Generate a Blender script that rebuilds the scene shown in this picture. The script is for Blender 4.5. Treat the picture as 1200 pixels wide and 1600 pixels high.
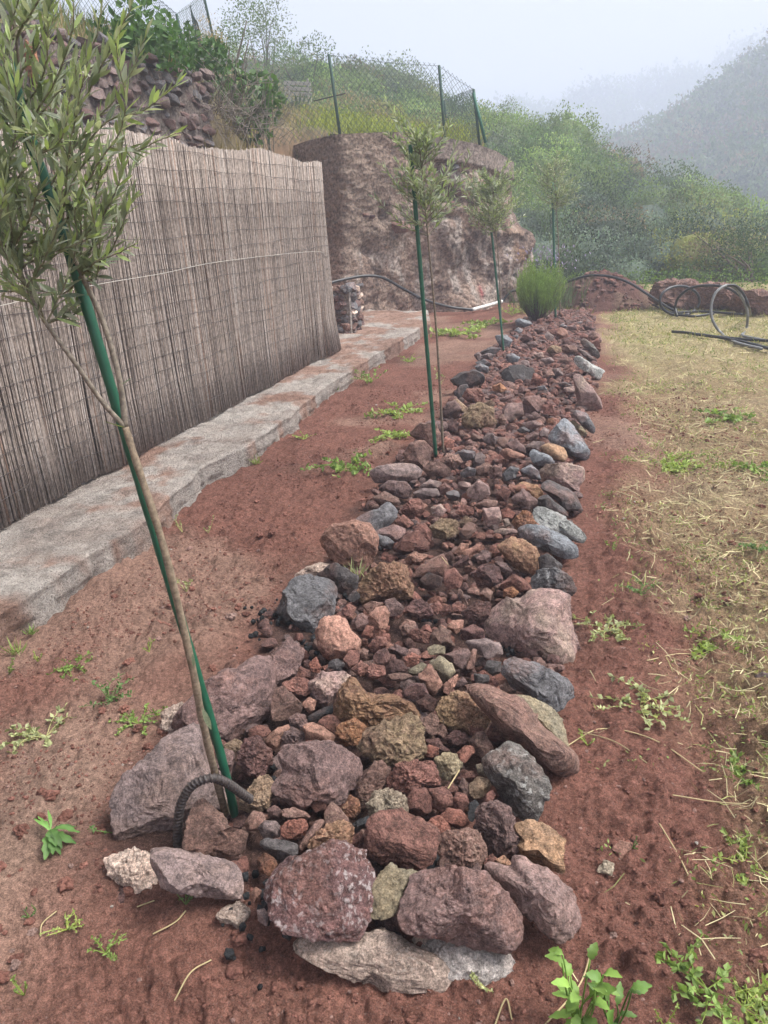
import bpy, bmesh, math, numpy as np
from mathutils import Matrix, Vector
for o in list(bpy.data.objects): bpy.data.objects.remove(o)
S = bpy.context.scene
COL = S.collection
R = math.radians
# ------------------------------------------------------------------ camera
FPX = 1202.0; ROLL = R(3.0); PITCH = R(21.0869); YAW = R(16.630); EYE = 1.5
def ray(px, py):
    x0, y0 = px - 600.0, 800.0 - py
    c, s = math.cos(-ROLL), math.sin(-ROLL)
    x = c*x0 - s*y0; y = s*x0 + c*y0; z = FPX
    up = y*math.cos(PITCH) - z*math.sin(PITCH); f = y*math.sin(PITCH) + z*math.cos(PITCH)
    cy, sy = math.cos(YAW), math.sin(YAW)
    return np.array([x*cy - f*sy, x*sy + f*cy, up])
E0 = np.array([0, 0, EYE])
def G(px, py, z=0.0):
    d = ray(px, py); return E0 + d*((z - EYE)/d[2])
def atY(px, py, Y):
    d = ray(px, py); return E0 + d*(Y/d[1])
def atX(px, py, X):
    d = ray(px, py); return E0 + d*(X/d[0])
fwd = ray(600, 800); fwd /= np.linalg.norm(fwd)
rgt = ray(601, 800) - ray(600, 800); rgt /= np.linalg.norm(rgt)
upv = ray(600, 799) - ray(600, 800); upv /= np.linalg.norm(upv)
cam = bpy.data.cameras.new("camera"); cam.sensor_fit = 'VERTICAL'; cam.sensor_height = 24.0
cam.lens = FPX/1600*24.0; cam.clip_start = 0.05; cam.clip_end = 1200
co = bpy.data.objects.new("camera", cam); COL.objects.link(co)
M = Matrix(((rgt[0], upv[0], -fwd[0], 0), (rgt[1], upv[1], -fwd[1], 0), (rgt[2], upv[2], -fwd[2], EYE), (0, 0, 0, 1)))
co.matrix_world = M; S.camera = co
# ------------------------------------------------------------------ light
SUN_EL, SUN_AZ = R(58), R(78)          # azimuth from +Y towards +X
w = bpy.data.worlds.new("World"); S.world = w; w.use_nodes = True
nt = w.node_tree; nt.nodes.clear()
sky = nt.nodes.new("ShaderNodeTexSky"); sky.sky_type = 'NISHITA'; sky.sun_disc = False
sky.sun_elevation = SUN_EL; sky.sun_rotation = SUN_AZ
sky.air_density = 1.0; sky.dust_density = 6.0; sky.ozone_density = 1.0
hs = nt.nodes.new("ShaderNodeHueSaturation"); hs.inputs["Saturation"].default_value = 0.18
bg = nt.nodes.new("ShaderNodeBackground"); bg.inputs[1].default_value = 0.085
wo = nt.nodes.new("ShaderNodeOutputWorld")
nt.links.new(sky.outputs[0], hs.inputs["Color"]); nt.links.new(hs.outputs[0], bg.inputs[0]); nt.links.new(bg.outputs[0], wo.inputs[0])
sl = bpy.data.lights.new("sun", 'SUN'); sl.energy = 2.3; sl.angle = R(20); sl.color = (1, .955, .89)
so = bpy.data.objects.new("sun", sl); COL.objects.link(so)
sd = Vector((math.sin(SUN_AZ)*math.cos(SUN_EL), math.cos(SUN_AZ)*math.cos(SUN_EL), math.sin(SUN_EL)))
so.rotation_euler = sd.to_track_quat('Z', 'Y').to_euler(); so.location = (3, 5, 12)
S.view_settings.view_transform = 'Standard'; S.view_settings.look = 'None'
S.view_settings.gamma = 1.0; S.view_settings.use_curve_mapping = False
S.view_settings.exposure = 1.5
S.render.engine = 'CYCLES'
S.cycles.use_denoising = True; S.cycles.max_bounces = 8; S.cycles.diffuse_bounces = 3
S.cycles.transparent_max_bounces = 6; S.cycles.volume_bounces = 2; S.cycles.caustics_reflective = False
S.cycles.use_adaptive_sampling = True; S.cycles.adaptive_threshold = 0.02
# ------------------------------------------------------------------ helpers
def tag(o, label=None, cat=None, group=None, kind=None):
    if label: o["label"] = label
    if cat: o["category"] = cat
    if group: o["group"] = group
    if kind: o["kind"] = kind
    return o
def mk(name, V, F, mat=None, col=None, smooth=False, mats=None, midx=None):
    """mesh from numpy: F is a list of (n,k) int arrays"""
    V = np.ascontiguousarray(V, dtype=np.float32)
    if not isinstance(F, (list, tuple)): F = [F]
    F = [np.asarray(f, dtype=np.int32) for f in F if len(f)]
    me = bpy.data.meshes.new(name)
    me.vertices.add(len(V)); me.vertices.foreach_set("co", V.ravel())
    li = np.concatenate([f.ravel() for f in F]); cnt = np.concatenate([np.full(len(f), f.shape[1], np.int32) for f in F])
    st = np.concatenate([[0], np.cumsum(cnt)[:-1]]).astype(np.int32)
    me.loops.add(len(li)); me.loops.foreach_set("vertex_index", li)
    me.polygons.add(len(cnt)); me.polygons.foreach_set("loop_start", st)
    try: me.polygons.foreach_set("loop_total", cnt)
    except Exception: pass
    me.update(calc_edges=True)
    me.polygons.foreach_set("use_smooth", np.full(len(cnt), bool(smooth)))
    if col is not None:
        a = me.color_attributes.new("col", 'FLOAT_COLOR', 'POINT')
        c = np.ones((len(V), 4), np.float32); c[:, :3] = col
        a.data.foreach_set("color", c.ravel())
    if mats:
        for m in mats: me.materials.append(m)
        me.polygons.foreach_set("material_index", np.asarray(midx, np.int32))
    elif mat: me.materials.append(mat)
    return me
def ob(name, me, parent=None, loc=None):
    o = bpy.data.objects.new(name, me); COL.objects.link(o)
    if parent is not None: o.parent = parent
    if loc is not None: o.location = loc
    return o
def empty(name, loc=(0, 0, 0), label=None, cat=None, group=None, kind=None):
    o = bpy.data.objects.new(name, None); COL.objects.link(o); o.location = loc; o.empty_display_size = .1
    return tag(o, label, cat, group, kind)
def hsh(ix, iy, iz, seed):
    h = (ix*np.uint32(374761393) + iy*np.uint32(668265263) + iz*np.uint32(2246822519) + np.uint32((seed*3266489917) & 0xffffffff))
    h = (h ^ (h >> np.uint32(13)))*np.uint32(1274126177); h = (h ^ (h >> np.uint32(16)))*np.uint32(2654435761); h ^= h >> np.uint32(15)
    return h.astype(np.float32)*np.float32(2/4294967295.0) - np.float32(1)
def vnoise(p, seed=0):
    p = np.asarray(p, np.float32); i = np.floor(p); f = p - i; u = f*f*f*(f*(f*6 - 15) + 10)
    i = i.astype(np.int64).astype(np.uint32); X, Y, Z = i[:, 0], i[:, 1], i[:, 2]; o = np.uint32(1)
    def L(a, b, t): return a + (b - a)*t
    a = L(L(hsh(X, Y, Z, seed), hsh(X+o, Y, Z, seed), u[:, 0]), L(hsh(X, Y+o, Z, seed), hsh(X+o, Y+o, Z, seed), u[:, 0]), u[:, 1])
    b = L(L(hsh(X, Y, Z+o, seed), hsh(X+o, Y, Z+o, seed), u[:, 0]), L(hsh(X, Y+o, Z+o, seed), hsh(X+o, Y+o, Z+o, seed), u[:, 0]), u[:, 1])
    return L(a, b, u[:, 2])
def fbm(p, oct=4, seed=0, gain=.5):
    p = np.asarray(p, np.float32); s = 0; a = 1.0
    for k in range(oct):
        s = s + a*vnoise(p*(2.03**k) + 17.3*k, seed + k); a *= gain
    return s
def n2(x, y, sc, oct=3, seed=0, gain=.5):
    x = np.asarray(x, float); sh = x.shape
    p = np.stack([np.ravel(x)*sc, np.ravel(np.asarray(y, float))*sc, np.full(x.size, .37)], 1)
    return fbm(p, oct, seed, gain).reshape(sh)
def ss(a, b, x):
    t = np.clip((np.asarray(x, float) - a)/(b - a), 0, 1); return t*t*(3 - 2*t)
class MB:
    """collects vertices / faces / colours"""
    def __init__(s): s.V = []; s.Q = []; s.T = []; s.C = []; s.n = 0
    def add(s, V, Q=None, T=None, c=(1, 1, 1)):
        V = np.asarray(V, float).reshape(-1, 3); s.V.append(V)
        c = np.asarray(c, float); s.C.append(np.broadcast_to(c, (len(V), 3)).copy())
        if Q is not None and len(Q): s.Q.append(np.asarray(Q) + s.n)
        if T is not None and len(T): s.T.append(np.asarray(T) + s.n)
        s.n += len(V)
    def tube(s, P, r, k=6, c=(1, 1, 1), cap=True):
        P = np.asarray(P, float); n = len(P); r = np.broadcast_to(np.asarray(r, float), (n,))
        t = np.gradient(P, axis=0); t /= np.linalg.norm(t, axis=1)[:, None] + 1e-9
        a = np.array([0, 0, 1.0]) if abs(t[0, 2]) < .9 else np.array([1.0, 0, 0])
        ns = []; nv = np.cross(t[0], a); nv /= np.linalg.norm(nv)
        for i in range(n):
            nv = nv - t[i]*np.dot(nv, t[i]); nv /= np.linalg.norm(nv) + 1e-9; ns.append(nv)
        N = np.array(ns); B = np.cross(t, N); an = np.arange(k)*2*math.pi/k
        V = P[:, None] + r[:, None, None]*(np.cos(an)[None, :, None]*N[:, None] + np.sin(an)[None, :, None]*B[:, None])
        i = np.arange(n-1)[:, None]*k; j = np.arange(k)[None]; j2 = (j+1) % k
        Q = np.stack([i+j, i+j2, i+k+j2, i+k+j], -1).reshape(-1, 4)
        V = V.reshape(-1, 3); T = None
        if cap:
            V = np.vstack([V, P[:1], P[-1:]]); jj = np.arange(k); a0 = n*k; b0 = (n-1)*k
            T = np.vstack([np.stack([np.full(k, a0), (jj+1) % k, jj], 1), np.stack([np.full(k, a0+1), b0+jj, b0+(jj+1) % k], 1)])
        s.add(V, Q, T, c)
    def mesh(s, name, mat, smooth=False):
        return mk(name, np.vstack(s.V), [np.vstack(s.Q) if s.Q else [], np.vstack(s.T) if s.T else []], mat, np.vstack(s.C), smooth)
def spline(P, n):
    """Catmull-Rom through P"""
    P = np.asarray(P, float); P = np.vstack([2*P[0]-P[1], P, 2*P[-1]-P[-2]]); m = len(P) - 3
    t = np.linspace(0, m - 1e-6, n); i = t.astype(int); f = (t - i)[:, None]
    a, b, c, d = P[i], P[i+1], P[i+2], P[i+3]
    return .5*(2*b + (c-a)*f + (2*a-5*b+4*c-d)*f**2 + (3*b-a-3*c+d)*f**3)
def unit(v): v = np.asarray(v, float); return v/(np.linalg.norm(v, axis=-1, keepdims=True) + 1e-9)
def cards(C, A, L, W, col, rng=None, fold=0.0, nrm=None):
    """leaf blades: base C, axis A (unit), length L, width W -> pointed 4-gon, slightly folded. returns V,Q,colour"""
    n = len(C); L = np.broadcast_to(L, (n,))[:, None]; W = np.broadcast_to(W, (n,))[:, None]
    r = unit(rng.normal(size=(n, 3))) if nrm is None else unit(nrm + .24*rng.normal(size=(n, 3))); s = unit(np.cross(A, r)); nn = np.cross(s, A)
    V = np.stack([C, C + A*L*.45 + s*W*.5 + nn*W*fold, C + A*L, C + A*L*.45 - s*W*.5 + nn*W*fold], 1).reshape(-1, 3)
    return V, np.arange(4*n).reshape(n, 4), np.repeat(np.broadcast_to(col, (n, 3)), 4, axis=0)
ICO = {}
def ico(l):
    if l not in ICO:
        bm = bmesh.new(); bmesh.ops.create_icosphere(bm, subdivisions=l+1, radius=1)
        ICO[l] = (np.array([v.co[:] for v in bm.verts]), np.array([[v.index for v in f.verts] for f in bm.faces])); bm.free()
    return ICO[l]
# ------------------------------------------------------------------ materials
def newmat(name):
    m = bpy.data.materials.new(name); m.use_nodes = True; t = m.node_tree; t.nodes.clear()
    out = t.nodes.new("ShaderNodeOutputMaterial"); b = t.nodes.new("ShaderNodeBsdfPrincipled"); t.links.new(b.outputs[0], out.inputs[0])
    b.inputs["Specular IOR Level"].default_value = .3
    return m, t, b, out
def N(t, ty, **k):
    n = t.nodes.new(ty)
    for a, v in k.items():
        if a in n.inputs: n.inputs[a].default_value = v
        else: setattr(n, a, v)
    return n
def noise(t, vec, sc, det=4, rough=.6):
    n = N(t, "ShaderNodeTexNoise", Scale=sc, Detail=det, Roughness=rough); t.links.new(vec, n.inputs["Vector"]); return n.outputs["Fac"]
def ramp(t, fac, stops):
    n = t.nodes.new("ShaderNodeValToRGB"); e = n.color_ramp.elements
    while len(e) > 1: e.remove(e[-1])
    for i, (p, c) in enumerate(stops):
        q = e[0] if i == 0 else e.new(p); q.position = p
        q.color = (c, c, c, 1) if isinstance(c, (int, float)) else (*c, 1)
    t.links.new(fac, n.inputs[0]); return n.outputs[0]
def mixc(t, fac, a, b, mode='MIX'):
    n = t.nodes.new("ShaderNodeMix"); n.data_type = 'RGBA'; n.blend_type = mode
    for s, v in ((n.inputs[0], fac), (n.inputs[6], a), (n.inputs[7], b)):
        if isinstance(v, (int, float)): s.default_value = v
        elif isinstance(v, tuple): s.default_value = (*v, 1)
        else: t.links.new(v, s)
    return n.outputs[2]
def math_(t, op, a, b=0.0):
    n = t.nodes.new("ShaderNodeMath"); n.operation = op
    for s, v in zip(n.inputs, (a, b)):
        if isinstance(v, (int, float)): s.default_value = v
        else: t.links.new(v, s)
    return n.outputs[0]
def bump(t, b, h, strength, dist=.01, prev=None):
    n = N(t, "ShaderNodeBump", Strength=strength, Distance=dist); t.links.new(h, n.inputs["Height"])
    if prev is not None: t.links.new(prev, n.inputs["Normal"])
    t.links.new(n.outputs[0], b.inputs["Normal"]); return n.outputs[0]
def objvec(t):
    tc = t.nodes.new("ShaderNodeTexCoord"); oi = t.nodes.new("ShaderNodeObjectInfo")
    v = t.nodes.new("ShaderNodeVectorMath"); v.operation = 'MULTIPLY_ADD'
    t.links.new(oi.outputs["Random"], v.inputs[0]); v.inputs[1].default_value = (31, 17, 23); t.links.new(tc.outputs["Object"], v.inputs[2])
    return v.outputs[0], oi.outputs["Random"]
STONE = {}
def stonemat(key, base, alt, spk=None, spka=.0, rough=.9, pit=.0, fine=.5, patch=None, patcha=.0, var=.25, vcol=False, spsc=130):
    m, t, b, _ = newmat("stone_" + key); vec, rnd = objvec(t)
    c = mixc(t, ramp(t, noise(t, vec, 9, 5, .65), [(.36, 0.0), (.64, 1.0)]), base, alt)
    if not patch and key not in ('gravel', 'mortar', 'mortarw', 'cream'): patch, patcha = (.20, .105, .082), .45
    if patch: c = mixc(t, math_(t, 'MULTIPLY', ramp(t, noise(t, vec, 5.5, 4), [(.5, 0.), (.62, 1.)]), patcha), c, patch)
    c = mixc(t, 1.0, c, ramp(t, noise(t, vec, 48, 7, .78), [(.35, .45), (.5, 1.0), (.65, 1.6)]), 'MULTIPLY')
    c = mixc(t, 1.0, c, ramp(t, noise(t, vec, 240, 3, .7), [(.36, .62), (.64, 1.42)]), 'MULTIPLY')
    n9 = noise(t, vec, 13, 6, .7); c = mixc(t, .75, c, mixc(t, 1.0, c, ramp(t, math_(t, 'ABSOLUTE', math_(t, 'SUBTRACT', n9, .5)), [(.0, .45), (.028, 1.)]), 'MULTIPLY'))
    if spk: c = mixc(t, math_(t, 'MULTIPLY', math_(t, 'MULTIPLY', ramp(t, noise(t, vec, spsc, 3, .6), [(.53, 0.), (.63, 1.)]), ramp(t, noise(t, vec, 7, 3), [(.42, .1), (.62, 1.)])), spka), c, spk)
    v = t.nodes.new("ShaderNodeTexVoronoi"); v.inputs["Scale"].default_value = 85; t.links.new(vec, v.inputs["Vector"])
    pv = ramp(t, v.outputs["Distance"], [(.08, 0.), (.32, 1.)])
    if pit: c = mixc(t, pit, c, mixc(t, 1.0, c, ramp(t, pv, [(0., .45), (1., 1.)]), 'MULTIPLY'))
    rv = N(t, "ShaderNodeMapRange"); t.links.new(rnd, rv.inputs[0]); rv.inputs[3].default_value = 1 - var; rv.inputs[4].default_value = 1 + var
    hv = t.nodes.new("ShaderNodeHueSaturation"); t.links.new(c, hv.inputs["Color"]); t.links.new(rv.outputs[0], hv.inputs["Value"])
    o = hv.outputs[0]
    if vcol:
        at = N(t, "ShaderNodeAttribute", attribute_name="col"); o = mixc(t, 1.0, o, at.outputs["Color"], 'MULTIPLY')
    t.links.new(o, b.inputs["Base Color"])
    rr = ramp(t, noise(t, vec, 30, 3), [(.3, rough - .12), (.7, min(1, rough + .1))]); t.links.new(rr, b.inputs["Roughness"])
    n1 = bump(t, b, noise(t, vec, 70, 8, .75), fine, .014)
    n1 = bump(t, b, noise(t, vec, 210, 5, .8), fine*.8, .005, n1)
    if pit: bump(t, b, pv, pit*.7, .006, n1)
    STONE[key] = m; return m
red = (.205, .098, .078)
stonemat("scoria", red, (.15, .072, .06), (.30, .16, .12), .5, .93, .6, .8)
stonemat("scoriab", (.27, .115, .085), (.20, .088, .068), (.38, .2, .15), .5, .93, .5, .8)
stonemat("orange", (.33, .165, .085), (.20, .09, .06), (.42, .27, .16), .6, .93, .7, .9)
stonemat("darkred", (.125, .065, .06), (.085, .05, .047), (.22, .13, .11), .5, .9, .6, .9)
stonemat("purple", (.165, .104, .094), (.115, .075, .07), (.26, .19, .18), .5, .85, .25, .6)
stonemat("purplew", (.15, .09, .09), (.18, .09, .08), (.50, .44, .43), .85, .85, .4, .9, spsc=75)
stonemat("greyp", (.165, .122, .115), (.125, .092, .087), (.2, .14, .12), .4, .72, .05, .35, patch=(.17, .115, .095), patcha=.6)
stonemat("pink", (.26, .168, .148), (.20, .132, .12), (.34, .26, .24), .4, .7, .08, .4, patch=(.20, .165, .12), patcha=.5)
stonemat("brown", (.19, .113, .09), (.135, .082, .07), (.3, .21, .16), .5, .85, .2, .6)
stonemat("tan", (.34, .24, .165), (.24, .155, .10), (.50, .40, .28), .6, .94, .75, 1.)
stonemat("tanred", (.36, .20, .135), (.26, .155, .095), (.46, .33, .22), .6, .94, .7, 1., patch=(.30, .22, .12), patcha=.5)
stonemat("cream", (.46, .385, .29), (.30, .225, .165), (.6, .54, .42), .6, .94, .7, 1.)
stonemat("olive", (.185, .155, .105), (.135, .118, .085), (.27, .23, .16), .5, .75, .1, .5, patch=(.22, .165, .095), patcha=.5)
stonemat("ochre", (.255, .185, .115), (.17, .115, .078), (.36, .28, .16), .6, .92, .5, 1.)
stonemat("gold", (.31, .185, .105), (.22, .12, .08), (.4, .3, .16), .5, .9, .3, .7, patch=(.15, .045, .045), patcha=.7)
stonemat("salmon", (.29, .16, .118), (.225, .118, .09), (.36, .22, .16), .5, .8, .1, .4)
stonemat("orangeb", (.26, .155, .09), (.20, .13, .085), (.3, .2, .12), .4, .8, .1, .45, patch=(.12, .09, .075), patcha=.6)
stonemat("grey", (.14, .136, .142), (.085, .08, .084), (.24, .24, .25), .5, .5, .1, .5)
stonemat("blue", (.175, .185, .20), (.12, .125, .135), (.30, .31, .33), .5, .42, .05, .45)
stonemat("dark", (.082, .073, .073), (.055, .047, .047), (.16, .14, .135), .4, .55, .15, .7)
stonemat("black", (.032, .034, .037), (.02, .02, .022), (.08, .08, .085), .4, .6, .2, .8)
stonemat("lichen", (.185, .17, .155), (.115, .1, .092), (.46, .45, .43), .95, .85, .2, .9, spsc=60)
stonemat("white", (.42, .42, .40), (.24, .25, .235), (.62, .63, .60), .8, .8, .1, .7, spsc=60)
stonemat("blotch", (.10, .097, .10), (.07, .065, .067), (.62, .62, .62), 1.0, .6, .1, .6, spsc=22)
stonemat("mortar", (.62, .48, .40), (.45, .33, .27), (.72, .62, .54), .7, .96, .3, 1.)
stonemat("mortarw", (.62, .56, .53), (.46, .39, .36), (.72, .68, .65), .6, .96, .3, 1.)
stonemat("gravel", (1, 1, 1), (.75, .72, .72), None, 0, .92, .4, .8, var=0, vcol=True)
def leafmat(name, rough=.5, trans=.35, var=.25, spec=.35):
    m, t, b, out = newmat(name); at = N(t, "ShaderNodeAttribute", attribute_name="col"); vec, rnd = objvec(t)
    c = mixc(t, 1.0, at.outputs["Color"], ramp(t, noise(t, vec, 14, 3), [(.3, 1 - var), (.7, 1 + var)]), 'MULTIPLY')
    t.links.new(c, b.inputs["Base Color"]); b.inputs["Roughness"].default_value = rough; b.inputs["Specular IOR Level"].default_value = spec
    if trans:
        tr = t.nodes.new("ShaderNodeBsdfTranslucent"); t.links.new(mixc(t, 1.0, c, (1.25, 1.3, .75), 'MULTIPLY'), tr.inputs[0])
        mx = t.nodes.new("ShaderNodeMixShader"); mx.inputs[0].default_value = trans
        t.links.new(b.outputs[0], mx.inputs[1]); t.links.new(tr.outputs[0], mx.inputs[2]); t.links.new(mx.outputs[0], out.inputs[0])
    return m
LEAF = leafmat("leaf"); LEAFM = leafmat("leaf_mass", .6, .35, .3, .25); DRY = leafmat("dry_stalk", .8, .1, .2, .2)
def vcmat(name, rough=.8, sc=60, amt=.25, bs=.5, bd=.004, spec=.3, metal=0, bsc=None):
    m, t, b, _ = newmat(name); at = N(t, "ShaderNodeAttribute", attribute_name="col"); vec, rnd = objvec(t)
    f = noise(t, vec, sc, 5, .65)
    t.links.new(mixc(t, 1.0, at.outputs["Color"], ramp(t, f, [(.37, 1 - amt), (.63, 1 + amt)]), 'MULTIPLY'), b.inputs["Base Color"])
    b.inputs["Roughness"].default_value = rough; b.inputs["Specular IOR Level"].default_value = spec; b.inputs["Metallic"].default_value = metal
    if bs: bump(t, b, noise(t, vec, bsc or sc*1.7, 6, .7), bs, bd)
    return m
BARK = vcmat("bark", .85, 90, .35, .6, .002); PLASTIC = vcmat("green_plastic", .38, 20, .12, .1, .001, .5); RUBBER = vcmat("black_pipe", .4, 25, .2, .1, .001, .45)
STEEL = vcmat("rusty_steel", .55, 160, .5, .5, .001, .4); WIRE = vcmat("painted_wire", .5, 30, .2, 0); REED = vcmat("reed", .82, 45, .3, .3, .001, .25)
ROCKF = vcmat("rough_render", .95, 24, .5, 1., .05, .2, bsc=30); HILLM = vcmat("hill_soil", .95, 6, .3, .5, .03, .15)
SOILC = vcmat("soil_clod", .96, 110, .4, 1., .012, .15)
def soilmat():
    m, t, b, _ = newmat("red_soil"); tc = t.nodes.new("ShaderNodeTexCoord"); vec = tc.outputs["Object"]
    at = N(t, "ShaderNodeAttribute", attribute_name="col")
    c = mixc(t, 1.0, at.outputs["Color"], ramp(t, noise(t, vec, 3.5, 5, .6), [(.3, .82), (.7, 1.2)]), 'MULTIPLY')
    c = mixc(t, 1.0, c, ramp(t, noise(t, vec, 60, 7, .8), [(.36, .5), (.5, 1.), (.64, 1.5)]), 'MULTIPLY')
    c = mixc(t, 1.0, c, ramp(t, noise(t, vec, 300, 3, .75), [(.37, .62), (.63, 1.4)]), 'MULTIPLY')
    c = mixc(t, math_(t, 'MULTIPLY', ramp(t, noise(t, vec, 210, 2, .5), [(.60, 0.), (.66, 1.)]), .5), c, (.34, .22, .185))
    t.links.new(c, b.inputs["Base Color"]); b.inputs["Roughness"].default_value = .97; b.inputs["Specular IOR Level"].default_value = .15
    n1 = bump(t, b, noise(t, vec, 32, 9, .82), 1., .05); bump(t, b, noise(t, vec, 190, 4, .8), 1., .010, n1)
    return m
SOIL = soilmat()
def concmat():
    m, t, b, _ = newmat("weathered_concrete"); tc = t.nodes.new("ShaderNodeTexCoord"); vec = tc.outputs["Object"]
    at = N(t, "ShaderNodeAttribute", attribute_name="col")
    c = mixc(t, ramp(t, noise(t, vec, 2.2, 5, .65), [(.4, 0.), (.65, 1.)]), (.44, .40, .365), (.31, .26, .23))
    c = mixc(t, 1.0, c, at.outputs["Color"], 'MULTIPLY')
    c = mixc(t, .85, c, mixc(t, 1.0, c, ramp(t, noise(t, vec, 7, 8, .78), [(.36, .55), (.5, 1.), (.64, 1.3)]), 'MULTIPLY'))
    v = t.nodes.new("ShaderNodeTexVoronoi"); v.inputs["Scale"].default_value = 95; t.links.new(vec, v.inputs["Vector"])
    c = mixc(t, 1.0, c, ramp(t, v.outputs["Distance"], [(.06, .5), (.42, 1.2)]), 'MULTIPLY')
    c = mixc(t, 1.0, c, ramp(t, noise(t, vec, 140, 5, .8), [(.3, .6), (.7, 1.35)]), 'MULTIPLY')
    t.links.new(c, b.inputs["Base Color"]); b.inputs["Roughness"].default_value = .93; b.inputs["Specular IOR Level"].default_value = .2
    n1 = bump(t, b, v.outputs["Distance"], 1., .012); bump(t, b, noise(t, vec, 45, 8, .8), 1., .03, n1)
    return m
CONC = concmat()
# ------------------------------------------------------------------ terrain
TER = np.array([(-3.15, -8), (-3.15, 7.9), (-4.45, 10.9), (-4.3, 11.75), (-3.75, 11.6), (-3.0, 12.2), (-2.5, 12.65), (-2.0, 13.2), (-1.75, 13.8), (-1.85, 14.5), (-2.5, 16.0), (-3.6, 18.5), (-7, 25)], float)
def terr_d(x, y):
    best = np.full(x.shape, 1e9); sg = np.zeros(x.shape)
    for a, b in zip(TER[:-1], TER[1:]):
        e = b - a; t = np.clip(((x-a[0])*e[0] + (y-a[1])*e[1])/(e@e), 0, 1)
        dx, dy = x - a[0] - t*e[0], y - a[1] - t*e[1]; d = np.hypot(dx, dy)
        cr = e[0]*dy - e[1]*dx; m = d < best
        best = np.where(m, d, best); sg = np.where(m, np.sign(cr), sg)
    return best*sg      # > 0 on the terrace side
def tab(x, pts): p = np.array(pts, float); return np.interp(x, p[:, 0], p[:, 1])
def H(x, y, detail=True):
    x = np.asarray(x, float); y = np.asarray(y, float)
    inbed = ss(-1.42, -1.2, x)*(1 - ss(-.12, .06, x))*ss(1.0, 1.25, y)*(1 - ss(11.2, 12.0, y))
    z = -.02*np.ones_like(x) + inbed*.03
    z = z + .035*np.exp(-((x - .16)/.16)**2)*ss(1.2, 2.2, y)*(1 - ss(7, 10, y)) - .03*np.exp(-((x - .45)/.22)**2)*(1 - ss(7, 10, y))
    z = z + .03*np.exp(-((x + 1.45)/.12)**2)*(1 - ss(5, 8, y))
    if detail:
        near = 1 - ss(7, 16, np.hypot(x, y)); rough = near*(1 - .8*inbed)
        z = z + .018*n2(x, y, 2.2, 3, 5) + rough*(.013*n2(x, y, 9, 3, 6) + .014*np.maximum(0, n2(x, y, 24, 3, 7)) + .010*np.maximum(-.1, n2(x, y, 60, 2, 8)))
        q_ = np.stack([x.ravel(), y.ravel()], 1)/.046; ci = np.floor(q_); dm = np.full(len(q_), 9.); hh_ = np.zeros(len(q_))
        for ox in (-1, 0, 1):
            for oy in (-1, 0, 1):
                c_ = ci + [ox, oy]; u = (c_.astype(np.int64)).astype(np.uint32); z0 = np.zeros(len(u), np.uint32); jx, jy, jh = hsh(u[:, 0], u[:, 1], z0, 301), hsh(u[:, 0], u[:, 1], z0, 302), hsh(u[:, 0], u[:, 1], z0, 303)
                rr_ = .25 + .33*np.clip(jh, 0, 1); dd = np.hypot(q_[:, 0] - c_[:, 0] - .5 - .4*jx, q_[:, 1] - c_[:, 1] - .5 - .4*jy)/rr_; hh_ = np.maximum(hh_, np.sqrt(np.clip(1 - dd**2, 0, 1))*rr_*.046*.95*(jh > -.25))
        z = z + rough*hh_.reshape(x.shape)*ss(-.35, .35, n2(x, y, 1.7, 3, 35) + .15)*(1 - ss(4.5, 8, np.hypot(x, y)))
        lump = ss(.15, .55, n2(x, y, 1.3, 2, 31))
        z = z + rough*lump*(.030*np.abs(n2(x, y, 15, 3, 9)))
    # terrace above the reed fence and the rock wall
    d = terr_d(x, y)
    t = 2.02 + .5*ss(7.5, 11.5, y) - .15*(np.clip(x, -4.2, -1.6) + 3.3)*ss(9, 11.5, y)
    t = t + .82*ss(4.02, 4.14, -x)*(1 - ss(7.6, 9.6, y)) + np.clip(-4.14 - x, 0, 20)*(.56 - .35*ss(7, 11, y)) + .09*np.clip(y - 12, 0, 40)
    t = np.minimum(t, 14)
    t = t + .10*n2(x, y, .8, 3, 11)*ss(.3, 1.2, d)
    ter = z + (t - z)*ss(.12, .42, d)
    # hillside beyond the field
    Zr = tab(x, [(-60, 14), (-14, 7.3), (-10, 5.8), (-8, 5.2), (-4.3, 3.85), (-2.8, 3.4), (-1.4, 2.9), (-.1, 2.05), (.75, 1.25), (1.95, 1.1), (3.2, .5), (4.8, -.2), (8, -.6), (14, 0.), (30, -.5)])
    tt = np.clip((y - 16.6)/(29 - 16.6), 0, 1)
    hill = Zr*tt**.8 - .25*ss(15.5, 17, y)*(1 - tt) + .25*n2(x, y, .45, 3, 13)*ss(17, 20, y)
    down = np.clip(y - 29, 0, None)*tab(x, [(-30, -.05), (-12, -.04), (-7, .1), (-3, .34), (40, .34)])
    hill = np.maximum(hill - down, -7)
    f1 = -7 + (tab(x, [(-60, 0), (-26, 1), (-8, 5.4), (-.5, 8), (2.8, 9.), (10.8, 13), (18, 17.6), (41, 30), (80, 36)]) + 7)*np.clip((y - 62)/(124 - 62), 0, 1)**.9
    f2 = -7 + (tab(x, [(-180, 4), (-55, 10), (-33, 21), (-21, 25.5), (-9, 30.5), (18, 30), (44, 38), (120, 42)]) + 7)*np.clip((y - 235)/(300 - 235), 0, 1)
    far = np.minimum(np.maximum(f1, f2), 42) + .5*n2(x, y, .1, 3, 14)*ss(40, 60, y)
    hz = np.where(y > 40, np.maximum(hill, far), hill)
    return np.where(y > 15.5, np.where(d > 0, np.maximum(ter, hz), np.where(y > 16.6, hz, z)), ter)
ang = np.concatenate([np.arange(-180, -58, 4.0), np.arange(-58, 34, .3), np.arange(34, 180, 4.0)])*math.pi/180
rad = [.3]
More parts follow.
